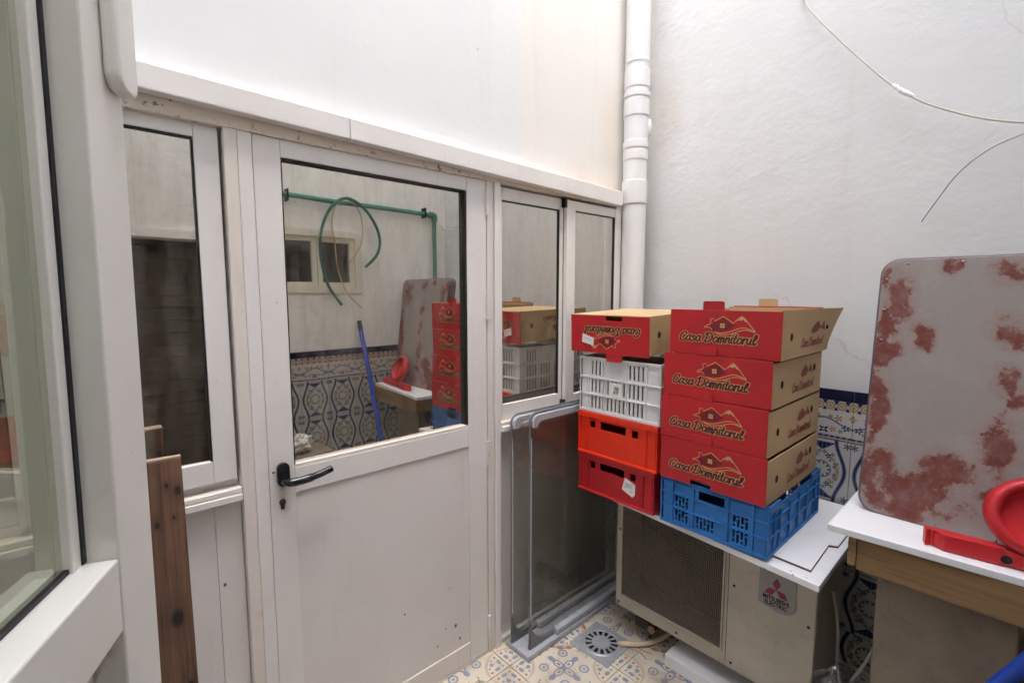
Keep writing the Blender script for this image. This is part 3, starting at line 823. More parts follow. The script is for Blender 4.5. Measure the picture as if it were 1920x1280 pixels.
MB().box(s0 + 0.081, se - 0.0088, gd - 0.006, gd - 0.0005, zr1 + 0.0005, zr1 + 0.006).build('gasket', M['gasket'], p1)
p2 = MB().box(s0 + 0.08, se - 0.001, gd, gd + 0.006, 0.095, zr0 + 0.004).build('pane', M['leaf_glass'], GP)
# rounded cover hanging at the head of the end post
cov = rrect(0.514 * k_, 0.553 * k_, 1.535 + 0.188 * k_, 2.58, 0.02, 6, (1, 1, 0, 0))
MB().prism(cov, 0.0005, 0.020, 0, FR((0, 0, 0), (1, 0, 0), (0, 0, 1), (0, -1, 0))).build('head_cover', LF, GP, 0.006, 3)
# ================================================================== downpipe
DP = thing('downpipe', 'white pvc downpipe with collars in the corner of the two white walls', 'pipe', (-0.152, -0.074, 0))
pr_ = 0.0585
MB().lathe([(pr_, 0.005), (pr_, TOP + 0.1)], 40).build('pipe', M['pvc'], DP)
def coll(z0, z1, e):
    P_ = [(pr_ + 0.0004, z0 - 0.004), (pr_ + e, z0 + 0.003), (pr_ + e, z1 - 0.002), (pr_ + 0.0004, z1 + 0.001)]
    q_ = MB()
    for k in range(3): q_.lathe(P_[k:k + 2], 48, cap=False)
    q_.build('collar', M['pvc'], DP)
coll(1.985, 2.10, 0.0055); coll(2.200, 2.245, 0.003); coll(2.256, 2.292, 0.0045); coll(2.41, 2.49, 0.004); coll(2.50, 2.53, 0.0055); coll(2.545, 2.63, 0.004); coll(2.66, 2.672, 0.003)
MB().lathe([(0.0, -0.046), (0.010, -0.043), (0.018, -0.030), (0.021, -0.008), (0.020, 0.012), (0.014, 0.034), (0.006, 0.044), (0.0, 0.045)], 20, M=Matrix.Translation((0.046, -0.038, 2.365)), cap=False).build('pipe_clamp', M['pvc'], DP)
# ================================================================== wires on the right wall
Wp = lambda y, z, off: (-off, y, z)
c1 = catmull([Wp(-0.762, 2.735, 0.004), Wp(-0.80, 2.66, 0.02), Wp(-0.946, 2.459, 0.035), Wp(-1.113, 2.257, 0.045), Wp(-1.27, 2.14, 0.05), Wp(-1.426, 2.07, 0.05), Wp(-1.62, 2.03, 0.05), Wp(-1.80, 2.05, 0.04), Wp(-1.845, 2.09, 0.03)], 8)
W1 = tag(MB().tube(c1, 0.0036, 8).build('cable', M['wire'], None), 'beige cable with a taped joint sagging from a wall screw', 'cable')
MB().tube(catmull([Wp(-1.085, 2.289, 0.044), Wp(-1.10, 2.272, 0.045), Wp(-1.113, 2.258, 0.045), Wp(-1.128, 2.246, 0.0455), Wp(-1.15, 2.229, 0.046)], 4), [0.004, 0.006, 0.008, 0.0085, 0.0075, 0.007, 0.0085, 0.0095, 0.009, 0.0075, 0.008, 0.0095, 0.009, 0.008, 0.007, 0.006, 0.004], 10).build('taped_joint', M['white_plastic'], W1)
MB().lathe([(0.0, 0.0), (0.008, 0.0), (0.008, 0.006), (0.004, 0.014), (0.0, 0.014)], 14, M=FR((0.004, -0.762, 2.74), (0, -1, 0), (0, 0, 1), (-1, 0, 0)), cap=False).build('screw', M['wire_grey'], W1)
c2 = catmull([Wp(-1.195, 1.791, 0.03), Wp(-1.235, 1.86, 0.045), Wp(-1.284, 1.939, 0.055), Wp(-1.35, 2.0, 0.055), Wp(-1.43, 2.035, 0.05), Wp(-1.55, 2.06, 0.045), Wp(-1.66, 2.05, 0.045)], 8)
tag(MB().tube(c2, 0.0024, 8).build('wire', M['wire_grey'], None), 'thin grey wire with a loose end hanging free before the wall', 'wire')

# ================================================================== lettering
GLY = {
 'C': (1.18, [[(1.08,1.25),(1.0,1.58),(0.62,1.62),(0.22,1.2),(0.08,0.6),(0.32,0.06),(0.75,0.05),(1.12,0.38)]]),
 'a': (0.98, [[(0.74,0.82),(0.42,1.0),(0.12,0.66),(0.12,0.18),(0.4,0.02),(0.72,0.42)], [(0.80,1.0),(0.72,0.34),(0.98,0.06)]]),
 's': (0.74, [[(0.62,0.80),(0.40,1.0),(0.16,0.80),(0.36,0.54),(0.60,0.28),(0.36,0.0),(0.04,0.14)]]),
 'D': (1.45, [[(0.42,1.5),(0.34,0.8),(0.22,0.08)], [(0.02,1.35),(0.5,1.68),(1.05,1.45),(1.26,0.85),(0.98,0.22),(0.45,-0.02),(0.02,0.14)]]),
 'o': (0.90, [[(0.5,1.0),(0.16,0.75),(0.12,0.25),(0.42,0.0),(0.74,0.3),(0.76,0.75),(0.46,1.0)]]),
 'm': (1.18, [[(0.12,0.95),(0.08,0.0)], [(0.10,0.55),(0.36,0.96),(0.52,0.72),(0.46,0.0)], [(0.50,0.55),(0.76,0.96),(0.93,0.72),(0.88,0.14),(1.08,0.04)]]),
 'n': (0.86, [[(0.12,0.95),(0.08,0.0)], [(0.10,0.55),(0.40,0.96),(0.60,0.72),(0.55,0.14),(0.78,0.04)]]),
 'i': (0.40, [[(0.14,0.95),(0.10,0.2),(0.32,0.02)], [(0.17,1.34),(0.21,1.42)]]),
 't': (0.56, [[(0.28,1.5),(0.16,0.34),(0.28,0.02),(0.5,0.12)], [(-0.06,0.98),(0.52,1.02)]]),
 'r': (0.60, [[(0.12,0.95),(0.08,0.0)], [(0.10,0.55),(0.34,0.95),(0.58,0.84)]]),
 'u': (0.92, [[(0.10,0.95),(0.08,0.3),(0.34,0.02),(0.62,0.46)], [(0.66,0.95),(0.60,0.24),(0.84,0.04)]]),
 'l': (0.62, [[(0.10,0.55),(0.44,1.15),(0.44,1.62),(0.22,1.55),(0.12,0.5),(0.28,0.02),(0.58,0.26)]]),
 ' ': (0.55, []),
 '2': (0.8, [[(0.1,1.2),(0.4,1.6),(0.7,1.2),(0.1,0.0),(0.8,0.05)]]),
 '8': (0.8, [[(0.4,0.8),(0.1,1.2),(0.4,1.6),(0.7,1.2),(0.4,0.8),(0.08,0.4),(0.4,0.0),(0.72,0.4),(0.42,0.8)]]),
 '4': (0.8, [[(0.5,1.6),(0.1,0.6),(0.8,0.62)], [(0.55,1.0),(0.5,0.0)]]),
 '5': (0.8, [[(0.7,1.6),(0.25,1.55),(0.2,0.95),(0.6,0.9),(0.65,0.3),(0.1,0.05)]]),
}
def script_text(b, txt, x0, y0, width, F, layers, slant=0.20, zbase=0.0006, ratio=1.0):
    """brush lettering as ribbons; layers: list of (material index, stroke width in glyph units)"""
    total = sum(GLY[c][0] for c in txt)
    s = width / total
    for li, (mi, wd) in enumerate(layers):
        x = 0.0; k = 0
        for c in txt:
            adv, strokes = GLY[c]
            for st in strokes:
                P = catmull([(p[0] + x + slant * p[1], p[1], 0) for p in st], 4)
                P = [(x0 + p[0] * s, y0 + p[1] * s * ratio) for p in P]
                n = len(P)
                ww = []
                for i in range(n):
                    a = P[min(i + 1, n - 1)]; q = P[max(i - 1, 0)]
                    dv = abs(a[1] - q[1]) / (math.hypot(a[0] - q[0], a[1] - q[1]) + 1e-9)
                    ww.append(s * (wd * (0.72 + 0.4 * dv)))
                b.ribbon(P, ww, zbase + 0.00045 * li + 0.000012 * k, mi, F)
                k += 1
            x += adv
def poly_flat(b, P, z, mi, F):
    b.add([(p[0], p[1], z) for p in P], [tuple(range(len(P)))], mi, False, F)
def logo(b, F, ux, vy, s=1.0, li=0, di=1, mi=2, fine=True, line=0.0028):
    """house with chimney, mountain and swoosh; ux,vy = centre"""
    g = lambda x, y: (ux + x * s, vy + y * s)
    house = [g(-0.052, -0.018), g(-0.033, -0.030), g(0.018, -0.026), g(0.048, -0.006), g(0.004, 0.022), g(-0.012, 0.012), g(-0.034, 0.002)]
    poly_flat(b, house, 0.0005, mi, F)
    if fine:
        roof = [g(-0.068, -0.014), g(-0.048, -0.004), g(-0.043, 0.001), g(-0.045, 0.017), g(-0.032, 0.018), g(-0.030, 0.008), g(0.004, 0.027), g(0.040, 0.003), g(0.056, 0.019), g(0.068, 0.029), g(0.076, 0.026), g(0.095, 0.004), g(0.118, -0.024)]
        b.ribbon(roof, line * s, 0.00110, li, F)
        b.ribbon([g(-0.066, -0.017), g(-0.048, -0.015), g(-0.038, -0.024)], line * s, 0.0012, li, F)
        snow = [g(0.050, 0.010), g(0.062, 0.016), g(0.066, 0.012), g(0.074, 0.018), g(0.084, 0.009), g(0.090, 0.010), g(0.070, 0.028)]
        poly_flat(b, snow[:], 0.0008, li, F)
        sw = catmull([(*g(-0.030, -0.033), 0), (*g(0.0, -0.036), 0), (*g(0.035, -0.026), 0), (*g(0.075, -0.012), 0), (*g(0.116, -0.022), 0)], 6)
        b.ribbon(sw, line * s, 0.0013, li, F)
        sw = catmull([(*g(-0.022, -0.037), 0), (*g(0.006, -0.041), 0), (*g(0.040, -0.034), 0), (*g(0.080, -0.020), 0), (*g(0.118, -0.026), 0)], 6)
        b.ribbon(sw, line * s, 0.0015, li, F)
        for (xa, ya) in ((-0.004, -0.012), (0.005, -0.012), (-0.004, -0.003), (0.005, -0.003)):
            poly_flat(b, [g(xa - 0.004, ya - 0.004), g(xa + 0.004, ya - 0.004), g(xa + 0.004, ya + 0.004), g(xa - 0.004, ya + 0.004)], 0.0009, li, F)
    else:
        poly_flat(b, [g(0.046, -0.012), g(0.110, -0.022), g(0.068, 0.022)], 0.0005, mi, F)

# ================================================================== cardboard boxes
BW, BH, BD, BT = 0.372, 0.1545, 0.50, 0.004
def carton(name, label, loc, rz, group='cardboard boxes stacked on the crates', flip=False, notch=False, flare=0.0, depth=BD):
    """local: front face at x=0 facing -x, y from 0 (left seen from the front) to -BW, z 0..BH"""
    t = thing(name, label, 'box', loc, rz, group)
    if flip:
        t.rotation_euler = (R(180), 0, rz)
    # front wall (red outside) with notch at the bottom and tab at the top; seen from -x, u runs to -y
    cu = BW * 0.42
    us = [0, cu - 0.037, cu + 0.037, BW]; vz_ = [0, 0.020, BH]
    F = FR((BT, 0, 0), (0, -1, 0), (0, 0, 1), (-1, 0, 0))
    fw = MB(); fw.perf(us, vz_, lambda i, j: not (notch and i == 1 and j == 0), BT, 0, F)
    fw.build('front_panel', M['box_red'], t, 0.0012)
    MB().prism(rrect(cu - 0.036, cu + 0.036, BH + 0.0003, BH + 0.030, 0.007, 4, (0, 0, 1, 1)), 0.0003, BT + 0.0012, 0, F).build('tab', M['box_red'], t)
    bk = MB(); bk.box(depth - BT, depth, -BW, 0, 0, BH); bk.build('back_panel', M['card'], t)
    MB().box(depth - BT - 0.001, depth + 0.001, -BW + 0.02, -0.02, BH + 0.0003, BH + 0.004).build('rim', M['box_red'], t)
    MB().prism(rrect(cu - 0.036, cu + 0.036, BH + 0.0043, BH + 0.034, 0.007, 4, (0, 0, 1, 1)), -BT, 0, 0, FR((depth - BT, 0, 0), (0, -1, 0), (0, 0, 1), (-1, 0, 0))).build('tab', M['card'], t)
    # side panels (brown) with two round holes each, the right one may lean out
    for side in (0, 1):
        yb = -BT if side == 0 else -BW
        sgn = -1 if side == 1 else 1
        Fs = FR((BT + 0.0004, (-BW if side else 0) , 0), (1, 0, 0), (0, 0, 1), (0, -1 if side else 1, 0))
        fl2 = flare if side == 1 else 0.0
        L_ = depth - 2 * BT - 0.001
        b = MB()
        holes = [(L_ * 0.17, BH * 0.46), (L_ * 0.84, BH * 0.62)]
        b.box(0, L_, 0, BH - 0.008, -BT, 0, 0)
        # lean: shear top of the far end outwards
        b.v = [(x, y, z + fl2 * (x / L_) ** 2 * (y / BH) ** 1.5) for x, y, z in b.v]
        if fl2:
            b = MB(); nx, ny = 12, 6; V = []; 
            for zz in (-BT, 0.0):
                for i in range(nx + 1):
                    for j in range(ny + 1):
                        x = L_ * i / nx; y = (BH + 0.004) * j / ny
                        V.append((x, y, zz + fl2 * (x / L_) ** 1.6 * (y / BH) ** 1.4))
            q = (nx + 1) * (ny + 1); idx = lambda k, i, j: k * q + i * (ny + 1) + j
            Fc = []
            for i in range(nx):
                for j in range(ny):
                    Fc.append((idx(1, i, j), idx(1, i+1, j), idx(1, i+1, j+1), idx(1, i, j+1))); Fc.append((idx(0, i, j+1), idx(0, i+1, j+1), idx(0, i+1, j), idx(0, i, j)))
            for i in range(nx):
                Fc.append((idx(0, i, ny), idx(1, i, ny), idx(1, i+1, ny), idx(0, i+1, ny)))
            for j in range(ny):
                Fc.append((idx(0, nx, j), idx(0, nx, j+1), idx(1, nx, j+1), idx(1, nx, j)))
            b.add(V, Fc)
        b.v = [tuple(Fs @ Vector(v)) for v in b.v]
        sp = b.build('side_panel', M['card'], t)
        for (hx, hy) in holes:
            off = fl2 * (hx / L_) ** 1.6 * (hy / BH) ** 1.4 + 0.0006
            hb = MB(); ring = [(hx + 0.012 * math.cos(R(a)), hy + 0.013 * math.sin(R(a))) for a in range(0, 360, 24)]
            hb.prism(ring, off - 0.004, off, 0, Fs); hb.build('hand_hole', M['black'], sp)
        if side == 1:
            pb = MB(); Fi = Matrix.Identity(4)
            script_text(pb, 'Casa Domnitorul', L_ * 0.36, BH * 0.20, L_ * 0.46, Fi, [(0, 0.30)], 0.2)
            logo(pb, Fi, L_ * 0.62, BH * 0.64, 0.85, 0, 0, 0, False)
            pb.v = [tuple(Fs @ Vector((x, y, z + 0.0004 + fl2 * (max(x, 0) / L_) ** 1.6 * (y / BH) ** 1.4))) for x, y, z in pb.v]
            pb.build('side_print', [M['print_brownred']], sp)
    MB().box(BT + 0.03 if notch else BT, depth - BT, -BW + BT, -BT, 0.0005, 0.005).build('bottom_panel', M['card'], t)
    if flip:
        MB().box(0.0002, depth, -BW, 0, -0.0035, -0.0003).build('bottom_panel', M['card'], t)
    pb = MB(); Fp = F @ Matrix.Translation((0, 0, BT))
    script_text(pb, 'Casa Domnitorul', 0.036, 0.046, 0.262, Fp, [(0, 0.50), (1, 0.29)], ratio=0.92)
    logo(pb, Fp, 0.188, 0.110, 0.90)
    pb.build('printed_logo', [M['print_cream'], M['print_dark'], M['print_maroon']], t)
    return t
XF = -0.700
ZB = 0.684
G5 = None
carton('cardboard_box', 'red fronted carton lying directly in the blue crate, lowest of its stack', (XF - 0.012, -0.592, 0.8595), R(0.0), notch=True)
carton('cardboard_box', 'red fronted carton second from the blue crate in its stack', (XF - 0.007, -0.586, 1.0150), R(-0.3))
carton('cardboard_box', 'red fronted carton third from the blue crate, under the open carton', (XF - 0.002, -0.589, 1.1705), R(0.4))
carton('cardboard_box', 'open red fronted carton with bent brown side, topmost of the stack on the blue crate', (XF + 0.004, -0.606, 1.3260), R(0.8), flare=0.045)
ud = carton('cardboard_box', 'upside down red fronted carton with brown base up on the white crate', (XF - 0.012, -0.157 - BW, 1.447), R(3.0), flip=True, depth=0.42, notch=True)
ud.rotation_euler = (R(180), R(-1.8), R(2.0))
lb = MB().prism([(0, 0), (0.058, -0.012), (0.060, 0.020), (0.004, 0.036)], 0, 0.0008, 0, FR((-0.0028, -BW + 0.060, 0.112), (0, 1, 0.0), (0, 0, -1), (-1, 0, 0)))
lb.build('paper_label', M['paper'], ud)
b = MB(); FL = FR((-0.0038, -BW + 0.060, 0.112), (0, 1, 0.0), (0, 0, -1), (-1, 0, 0))
for k in range(3): b.ribbon([(0.010 + 0.012 * k, 0.016 - 0.002 * k), (0.016 + 0.012 * k, 0.020 - 0.002 * k), (0.022 + 0.012 * k, 0.013 - 0.002 * k)], 0.0012, 0.0, 0, FL)
b.build('printed_note', M['ink'], ud)

# ================================================================== plastic crates
CG = 'plastic crates stacked on the white boards'
def euro(name, label, mat, x0, y0, w_, dep, z0, h):
    """solid stacking crate; local front x=0 facing -x, y 0..-w"""
    t = thing(name, label, 'crate', (x0, y0, z0), 0, CG)
    m = M[mat]; th = 0.006
    # front wall with grip slot and two small holes near the top
    us = [0.012, w_*0.155, w_*0.225, w_*0.30, w_*0.62, w_*0.695, w_*0.765, w_-0.012]
    zs = [0.008, h*0.60, h*0.64, h*0.80, h*0.82, h]
    def sol(i, j):
        if i == 3 and j in (2, 3): return False
        if i in (1, 5) and j == 2: return False
        return True
    F = FR((0.010, 0, 0), (0, -1, 0), (0, 0, 1), (-1, 0, 0))
    MB().perf(us, zs, sol, th, 0, F).build('front_wall', m, t, 0.002)
    MB().box(dep - 0.010, dep - 0.004, -w_ + 0.012, -0.012, 0.008, h).build('back_wall', m, t)
    for yy in (-0.010, -w_ + 0.004):
        MB().box(0.004, dep - 0.004, yy, yy + 0.006, 0.008, h).build('side_wall', m, t, 0.001)
    MB().box(0.012, dep - 0.012, -w_ + 0.012, -0.012, 0.004, 0.010).build('base', m, t)
    r = MB()
    r.box(-0.004, 0.010, -w_, 0, h - 0.022, h); r.box(dep - 0.01, dep, -w_, 0, h - 0.022, h); r.box(0.010, dep - 0.01, -0.010, 0, h - 0.022, h); r.box(0.010, dep - 0.01, -w_, -w_ + 0.010, h - 0.022, h)
    r.build('top_rim', m, t, 0.002)
    r = MB()
    r.box(-0.005, 0.010, -w_ - 0.001, 0.001, 0.0, 0.010); r.box(dep - 0.01, dep + 0.001, -w_ - 0.001, 0.001, 0.0, 0.010); r.box(0.010, dep - 0.01, -0.010, 0.001, 0.0, 0.010); r.box(0.010, dep - 0.01, -w_ - 0.001, -w_ + 0.010, 0.0, 0.010)
    r.build('bottom_rim', m, t, 0.003)
    for u in (0.0, w_ * 0.125, w_ * 0.86, w_ - 0.006):
        MB().box(-0.003, 0.009, -u - 0.005, -u, 0.011, h - 0.0225).build('rib', m, t, 0.0015)
    for x in (0.08, 0.20, 0.32, dep - 0.06):
        MB().box(x, x + 0.005, -w_ - 0.0005, -w_ + 0.0035, 0.011, h - 0.0225).build('rib', m, t, 0.001)
    return t
YL = -0.186
cr = euro('plastic_crate', 'dark red plastic crate with paper label, lowest in its stack', 'crate_red', XF + 0.004, YL - 0.003, 0.372, 0.44, ZB, 0.168)
co_ = euro('plastic_crate', 'bright orange red plastic crate between the dark red and white crates', 'crate_orange', XF, YL, 0.386, 0.44, ZB + 0.1685, 0.182)
# slightly torn paper label on the dark red crate
FLb = FR((-0.0032, 0, 0), (0, -1, 0), (0, 0, 1), (-1, 0, 0))
MB().prism([(0.222, 0.060), (0.272, 0.040), (0.284, 0.052), (0.285, 0.094), (0.236, 0.112)], 0, 0.0008, 0, FLb @ Matrix.Translation((0, 0, -0.0075))).build('paper_label', M['paper'], cr)
b = MB(); script_text(b, '2845', 0.234, 0.074, 0.036, FLb @ Matrix.Translation((0, 0, -0.0062)), [(0, 0.12)]); b.ribbon([(0.262, 0.060), (0.266, 0.066), (0.270, 0.058)], 0.0014, -0.0058, 0, FLb)
b.build('handwriting', M['ink'], cr)
# white ventilated crate
WC = thing('plastic_crate', 'white ventilated plastic crate with slotted sides and number tag', 'crate', (XF + 0.002, YL - 0.001, ZB + 0.352), 0, CG)
wcw, wch, wcd = 0.388, 0.236, 0.44
def slotted(bld, L_, h, F, groups, rows, tk=0.004, sw=0.008, gap=0.0195):
    """slots: groups of (start,count, rows allowed)"""
    cuts = set([0.0, L_]); hol = {}
    for (u0, n, rws) in groups:
        for k in range(n):
            a_ = round(u0 + k * gap, 5); b_ = round(a_ + sw, 5); cuts.add(a_); cuts.add(b_); hol[a_] = rws
    us = sorted(cuts); zs = sorted(set([0.0, h] + [q for r in rows for q in r]))
    def sol(i, j):
        if us[i] in hol:
            for ri, (ra, rb) in enumerate(rows):
                if abs(zs[j] - ra) < 1e-6 and ri in hol[us[i]]: return False
        return True
    bld.perf(us, zs, sol, tk, 0, F)
rowsW = [(0.016, 0.070), (0.084, 0.140), (0.158, 0.216)]
b = MB(); slotted(b, wcw - 0.012, wch - 0.003, FR((0.010, -0.006, 0.002), (0, -1, 0), (0, 0, 1), (-1, 0, 0)),
    [(0.054, 4, (0, 1, 2)), (0.135, 5, (0, 1)), (0.240, 4, (0, 1, 2))], rowsW)
b.build('front_wall', M['crate_white'], WC)
b = MB(); slotted(b, wcd - 0.012, wch - 0.003, FR((0.006, -wcw + 0.010, 0.002), (1, 0, 0), (0, 0, 1), (0, -1, 0)),
    [(0.05, 4, (0, 1, 2)), (0.15, 4, (0, 1)), (0.25, 4, (0, 1)), (0.345, 4, (0, 1, 2))], rowsW)
b.build('side_wall', M['crate_white'], WC)
b = MB(); slotted(b, wcd - 0.012, wch - 0.003, FR((0.006, -0.006, 0.002), (1, 0, 0), (0, 0, 1), (0, -1, 0)),
    [(0.05, 4, (0, 1, 2)), (0.15, 4, (0, 1)), (0.25, 4, (0, 1)), (0.345, 4, (0, 1, 2))], rowsW)
b.build('side_wall', M['crate_white'], WC)
b = MB(); slotted(b, wcw - 0.012, wch - 0.003, FR((wcd - 0.004, -0.006, 0.002), (0, -1, 0), (0, 0, 1), (-1, 0, 0)),
    [(0.054, 4, (0, 1, 2)), (0.135, 5, (0, 1)), (0.240, 4, (0, 1, 2))], rowsW)
b.build('back_wall', M['crate_white'], WC)
MB().box(0.008, wcd - 0.008, -wcw + 0.008, -0.008, 0.002, 0.006).build('base', M['crate_white'], WC)
for z_, hh in ((0.0, 0.012), (0.0735, 0.006), (0.146, 0.006), (wch - 0.012, 0.012)):
    r = MB(); r.box(0.0, 0.006, -wcw, 0, z_, z_ + hh); r.box(wcd - 0.006, wcd, -wcw, 0, z_, z_ + hh); r.box(0.006, wcd - 0.006, -0.006, 0, z_, z_ + hh); r.box(0.006, wcd - 0.006, -wcw, -wcw + 0.006, z_, z_ + hh)
    r.build('rim', M['crate_white'], WC, 0.0012)
for u in (0.0005, 0.044, 0.126, 0.232, 0.325, wcw - 0.0055):
    MB().box(0.0008, 0.006, -u - 0.005, -u, 0.0125, wch - 0.0125).build('rib', M['crate_white'], WC, 0.001)
for x in (0.006, 0.045, 0.14, 0.235, 0.34, wcd - 0.012):
    MB().box(x, x + 0.005, -wcw + 0.0008, -wcw + 0.006, 0.0125, wch - 0.0125).build('rib', M['crate_white'], WC, 0.001)
MB().box(0.0, 0.0052, -0.215, -0.160, 0.082, 0.138).build('number_tag', M['paper'], WC, 0.001)
b = MB(); script_text(b, '28', 0.174, 0.098, 0.026, FR((-0.0004, 0, 0), (0, -1, 0), (0, 0, 1), (-1, 0, 0)), [(0, 0.22)]); b.build('handwriting', M['ink'], WC)
tag(MB().box(0.016, wcd - 0.02, -wcw + 0.016, -0.016, 0.008, wch - 0.03).build('slot_filler', M['fibre'], None, 0.004, 2, (XF + 0.002, YL - 0.001, ZB + 0.352)), 'added brown packing inside the white slotted crate', 'filler')  # block added so the slots look dark instead of showing the lit white interior
# blue crate
BC = thing('plastic_crate', 'low blue plastic crate with brick shaped vents under the cartons', 'crate', (XF - 0.003, -0.592, ZB), 0, CG)
bw, bh, bd = 0.384, 0.176, 0.52
gap = 0.0135
def bricks(L_, h, blocks, handle, tk=0.004):
    """plate with staggered brick vents; returns us, zs, solid"""
    holes = []
    for (ua, n, za, zb_) in blocks:
        for k in range(n):
            u0 = ua + k * gap; hh = zb_ - za
            if k % 2 == 0: holes += [(u0, u0 + 0.0085, za + hh * 0.36, zb_), (u0, u0 + 0.0085, za, za + hh * 0.22)]
            else: holes += [(u0, u0 + 0.0085, za, za + hh * 0.62), (u0, u0 + 0.0085, za + hh * 0.78, zb_)]
    if handle: holes.append(handle)
    us = sorted(set([0.0, L_] + [round(q, 5) for hl in holes for q in hl[:2]])); zs = sorted(set([0.0, h] + [round(q, 5) for hl in holes for q in hl[2:]]))
    def sol(i, j):
        cu_, cz_ = (us[i] + us[i+1]) / 2, (zs[j] + zs[j+1]) / 2
        return not any(a_ < cu_ < b_ and c_ < cz_ < d_ for a_, b_, c_, d_ in holes)
    return us, zs, sol
blk = [(0.052, 4, 0.018, 0.062), (0.052, 4, 0.072, 0.114), (0.134, 5, 0.018, 0.062), (0.262, 4, 0.018, 0.062), (0.262, 4, 0.072, 0.114)]
us, zs, sol = bricks(bw - 0.012, bh - 0.002, blk, (0.140, 0.232, 0.122, 0.156))
MB().perf(us, zs, sol, 0.004, 0, FR((0.010, -0.006, 0.001), (0, -1, 0), (0, 0, 1), (-1, 0, 0))).build('front_wall', M['crate_blue'], BC)
MB().perf(us, zs, sol, 0.004, 0, FR((bd - 0.004, -0.006, 0.001), (0, -1, 0), (0, 0, 1), (-1, 0, 0))).build('back_wall', M['crate_blue'], BC)
MB().box(0.006, bd - 0.006, -bw + 0.006, -bw + 0.010, 0.001, bh - 0.02).build('side_wall', M['crate_blue'], BC)
MB().box(0.006, bd - 0.006, -0.010, -0.006, 0.001, bh - 0.02).build('side_wall', M['crate_blue'], BC)
for y_ in (0, -bw + 0.007):
    MB().box(0.006, 0.10, y_ - 0.007, y_, bh - 0.03, bh).build('corner_rim', M['crate_blue'], BC, 0.002)
    MB().box(bd - 0.10, bd - 0.0065, y_ - 0.007, y_, bh - 0.03, bh).build('corner_rim', M['crate_blue'], BC, 0.002)
MB().box(0.008, bd - 0.008, -bw + 0.008, -0.008, 0.001, 0.006).build('base', M['crate_blue'], BC)
for z_, hh in ((0.0, 0.011), (0.0645, 0.005), (0.1165, 0.005), (bh - 0.018, 0.004), (bh - 0.006, 0.006)):
    if z_ >= bh - 0.02:
        for xx in (0.0, bd - 0.006):
            MB().box(xx, xx + 0.006, -bw, 0, z_, z_ + hh).build('rim', M['crate_blue'], BC, 0.0012)
        continue
    r = MB(); r.box(0.0, 0.006, -bw, 0, z_, z_ + hh); r.box(bd - 0.006, bd, -bw, 0, z_, z_ + hh)
    if True:
        r.box(0.006, bd - 0.006, -0.006, 0, z_, z_ + hh); r.box(0.006, bd - 0.006, -bw, -bw + 0.006, z_, z_ + hh)
    r.build('rim', M['crate_blue'], BC, 0.0012)
for u in (0.0004, 0.046, 0.126, 0.250, 0.332, bw - 0.0054):
    MB().box(-0.0012, 0.006, -u - 0.005, -u, 0.0115, bh - 0.0065).build('rib', M['crate_blue'], BC, 0.001)
for x in (0.006, 0.05, 0.10, 0.19, 0.28, 0.37, 0.46, bd - 0.012):
    MB().box(x, x + 0.005, -bw - 0.0012, -bw + 0.006, 0.0115, bh - 0.031).build('rib', M['crate_blue'], BC, 0.001)

# ================================================================== air conditioner
ax, ay0, ay1, az0, az1 = -0.56, -0.300, -1.085, 0.134, 0.652
AC = thing('air_conditioner', 'beige outdoor air conditioner unit with wire grille under the white boards', 'air conditioner', (ax, ay0, 0))
aw, ad = ay0 - ay1, 0.30
us = [0, 0.034, 0.478, aw]; zs = [az0, az0 + 0.062, az1 - 0.03, az1]
MB().perf(us, zs, lambda i, j: not (i == 1 and j == 1), 0.012, 0, FR((0.012, 0, 0), (0, -1, 0), (0, 0, 1), (-1, 0, 0))).build('front_panel', M['ac'], AC, 0.004)
b = MB(); b.box(0.0125, ad, -0.006, 0, az0, az1); b.box(0.0125, ad, -aw, -aw + 0.006, az0, az1); b.box(ad - 0.005, ad, -aw + 0.006, -0.006, az0, az1); b.box(0.0125, ad - 0.005, -aw + 0.0065, -0.0065, az1 - 0.006, az1); b.box(0.0125, ad - 0.005, -aw + 0.0065, -0.0065, az0, az0 + 0.006)
b.build('casing', M['ac'], AC, 0.002)
g = MB()
gy0, gy1, gz0, gz1 = -0.034, -0.478, az0 + 0.062, az1 - 0.03
n = 62
for k in range(n + 1):
    y = gy0 + (gy1 - gy0) * k / n; g.box(-0.001, 0.0014, y - 0.0009, y + 0.0009, gz0, gz1)
n = 34
for k in range(n + 1):
    z = gz0 + (gz1 - gz0) * k / n; g.box(0.0015, 0.0038, gy1, gy0, z - 0.0011, z + 0.0011)
go = g.build('grille', M['ac_grille'], AC); go['kind'] = 'stuff'
g = MB(); e = 0.008
g.box(-0.006, 0.0, gy0, gy0 + e, gz0 - e, gz1 + e); g.box(-0.006, 0.0, gy1 - e, gy1, gz0 - e, gz1 + e); g.box(-0.006, 0.0, gy1, gy0, gz1, gz1 + e); g.box(-0.006, 0.0, gy1, gy0, gz0 - e, gz0)
g.build('grille_frame', M['ac'], AC, 0.002)
MB().box(0.16, 0.165, gy1 - 0.01, gy0 + 0.01, gz0 - 0.01, gz1 + 0.01).build('fan_plate', M['ac_dark'], AC)
fan = MB(); fc = (0.10, (gy0 + gy1) / 2, (gz0 + gz1) / 2)
fan.lathe([(0.0, 0.0), (0.055, 0.0), (0.055, 0.04), (0.0, 0.045)], 20, M=FR(fc, (0, -1, 0), (0, 0, 1), (-1, 0, 0)), cap=False)
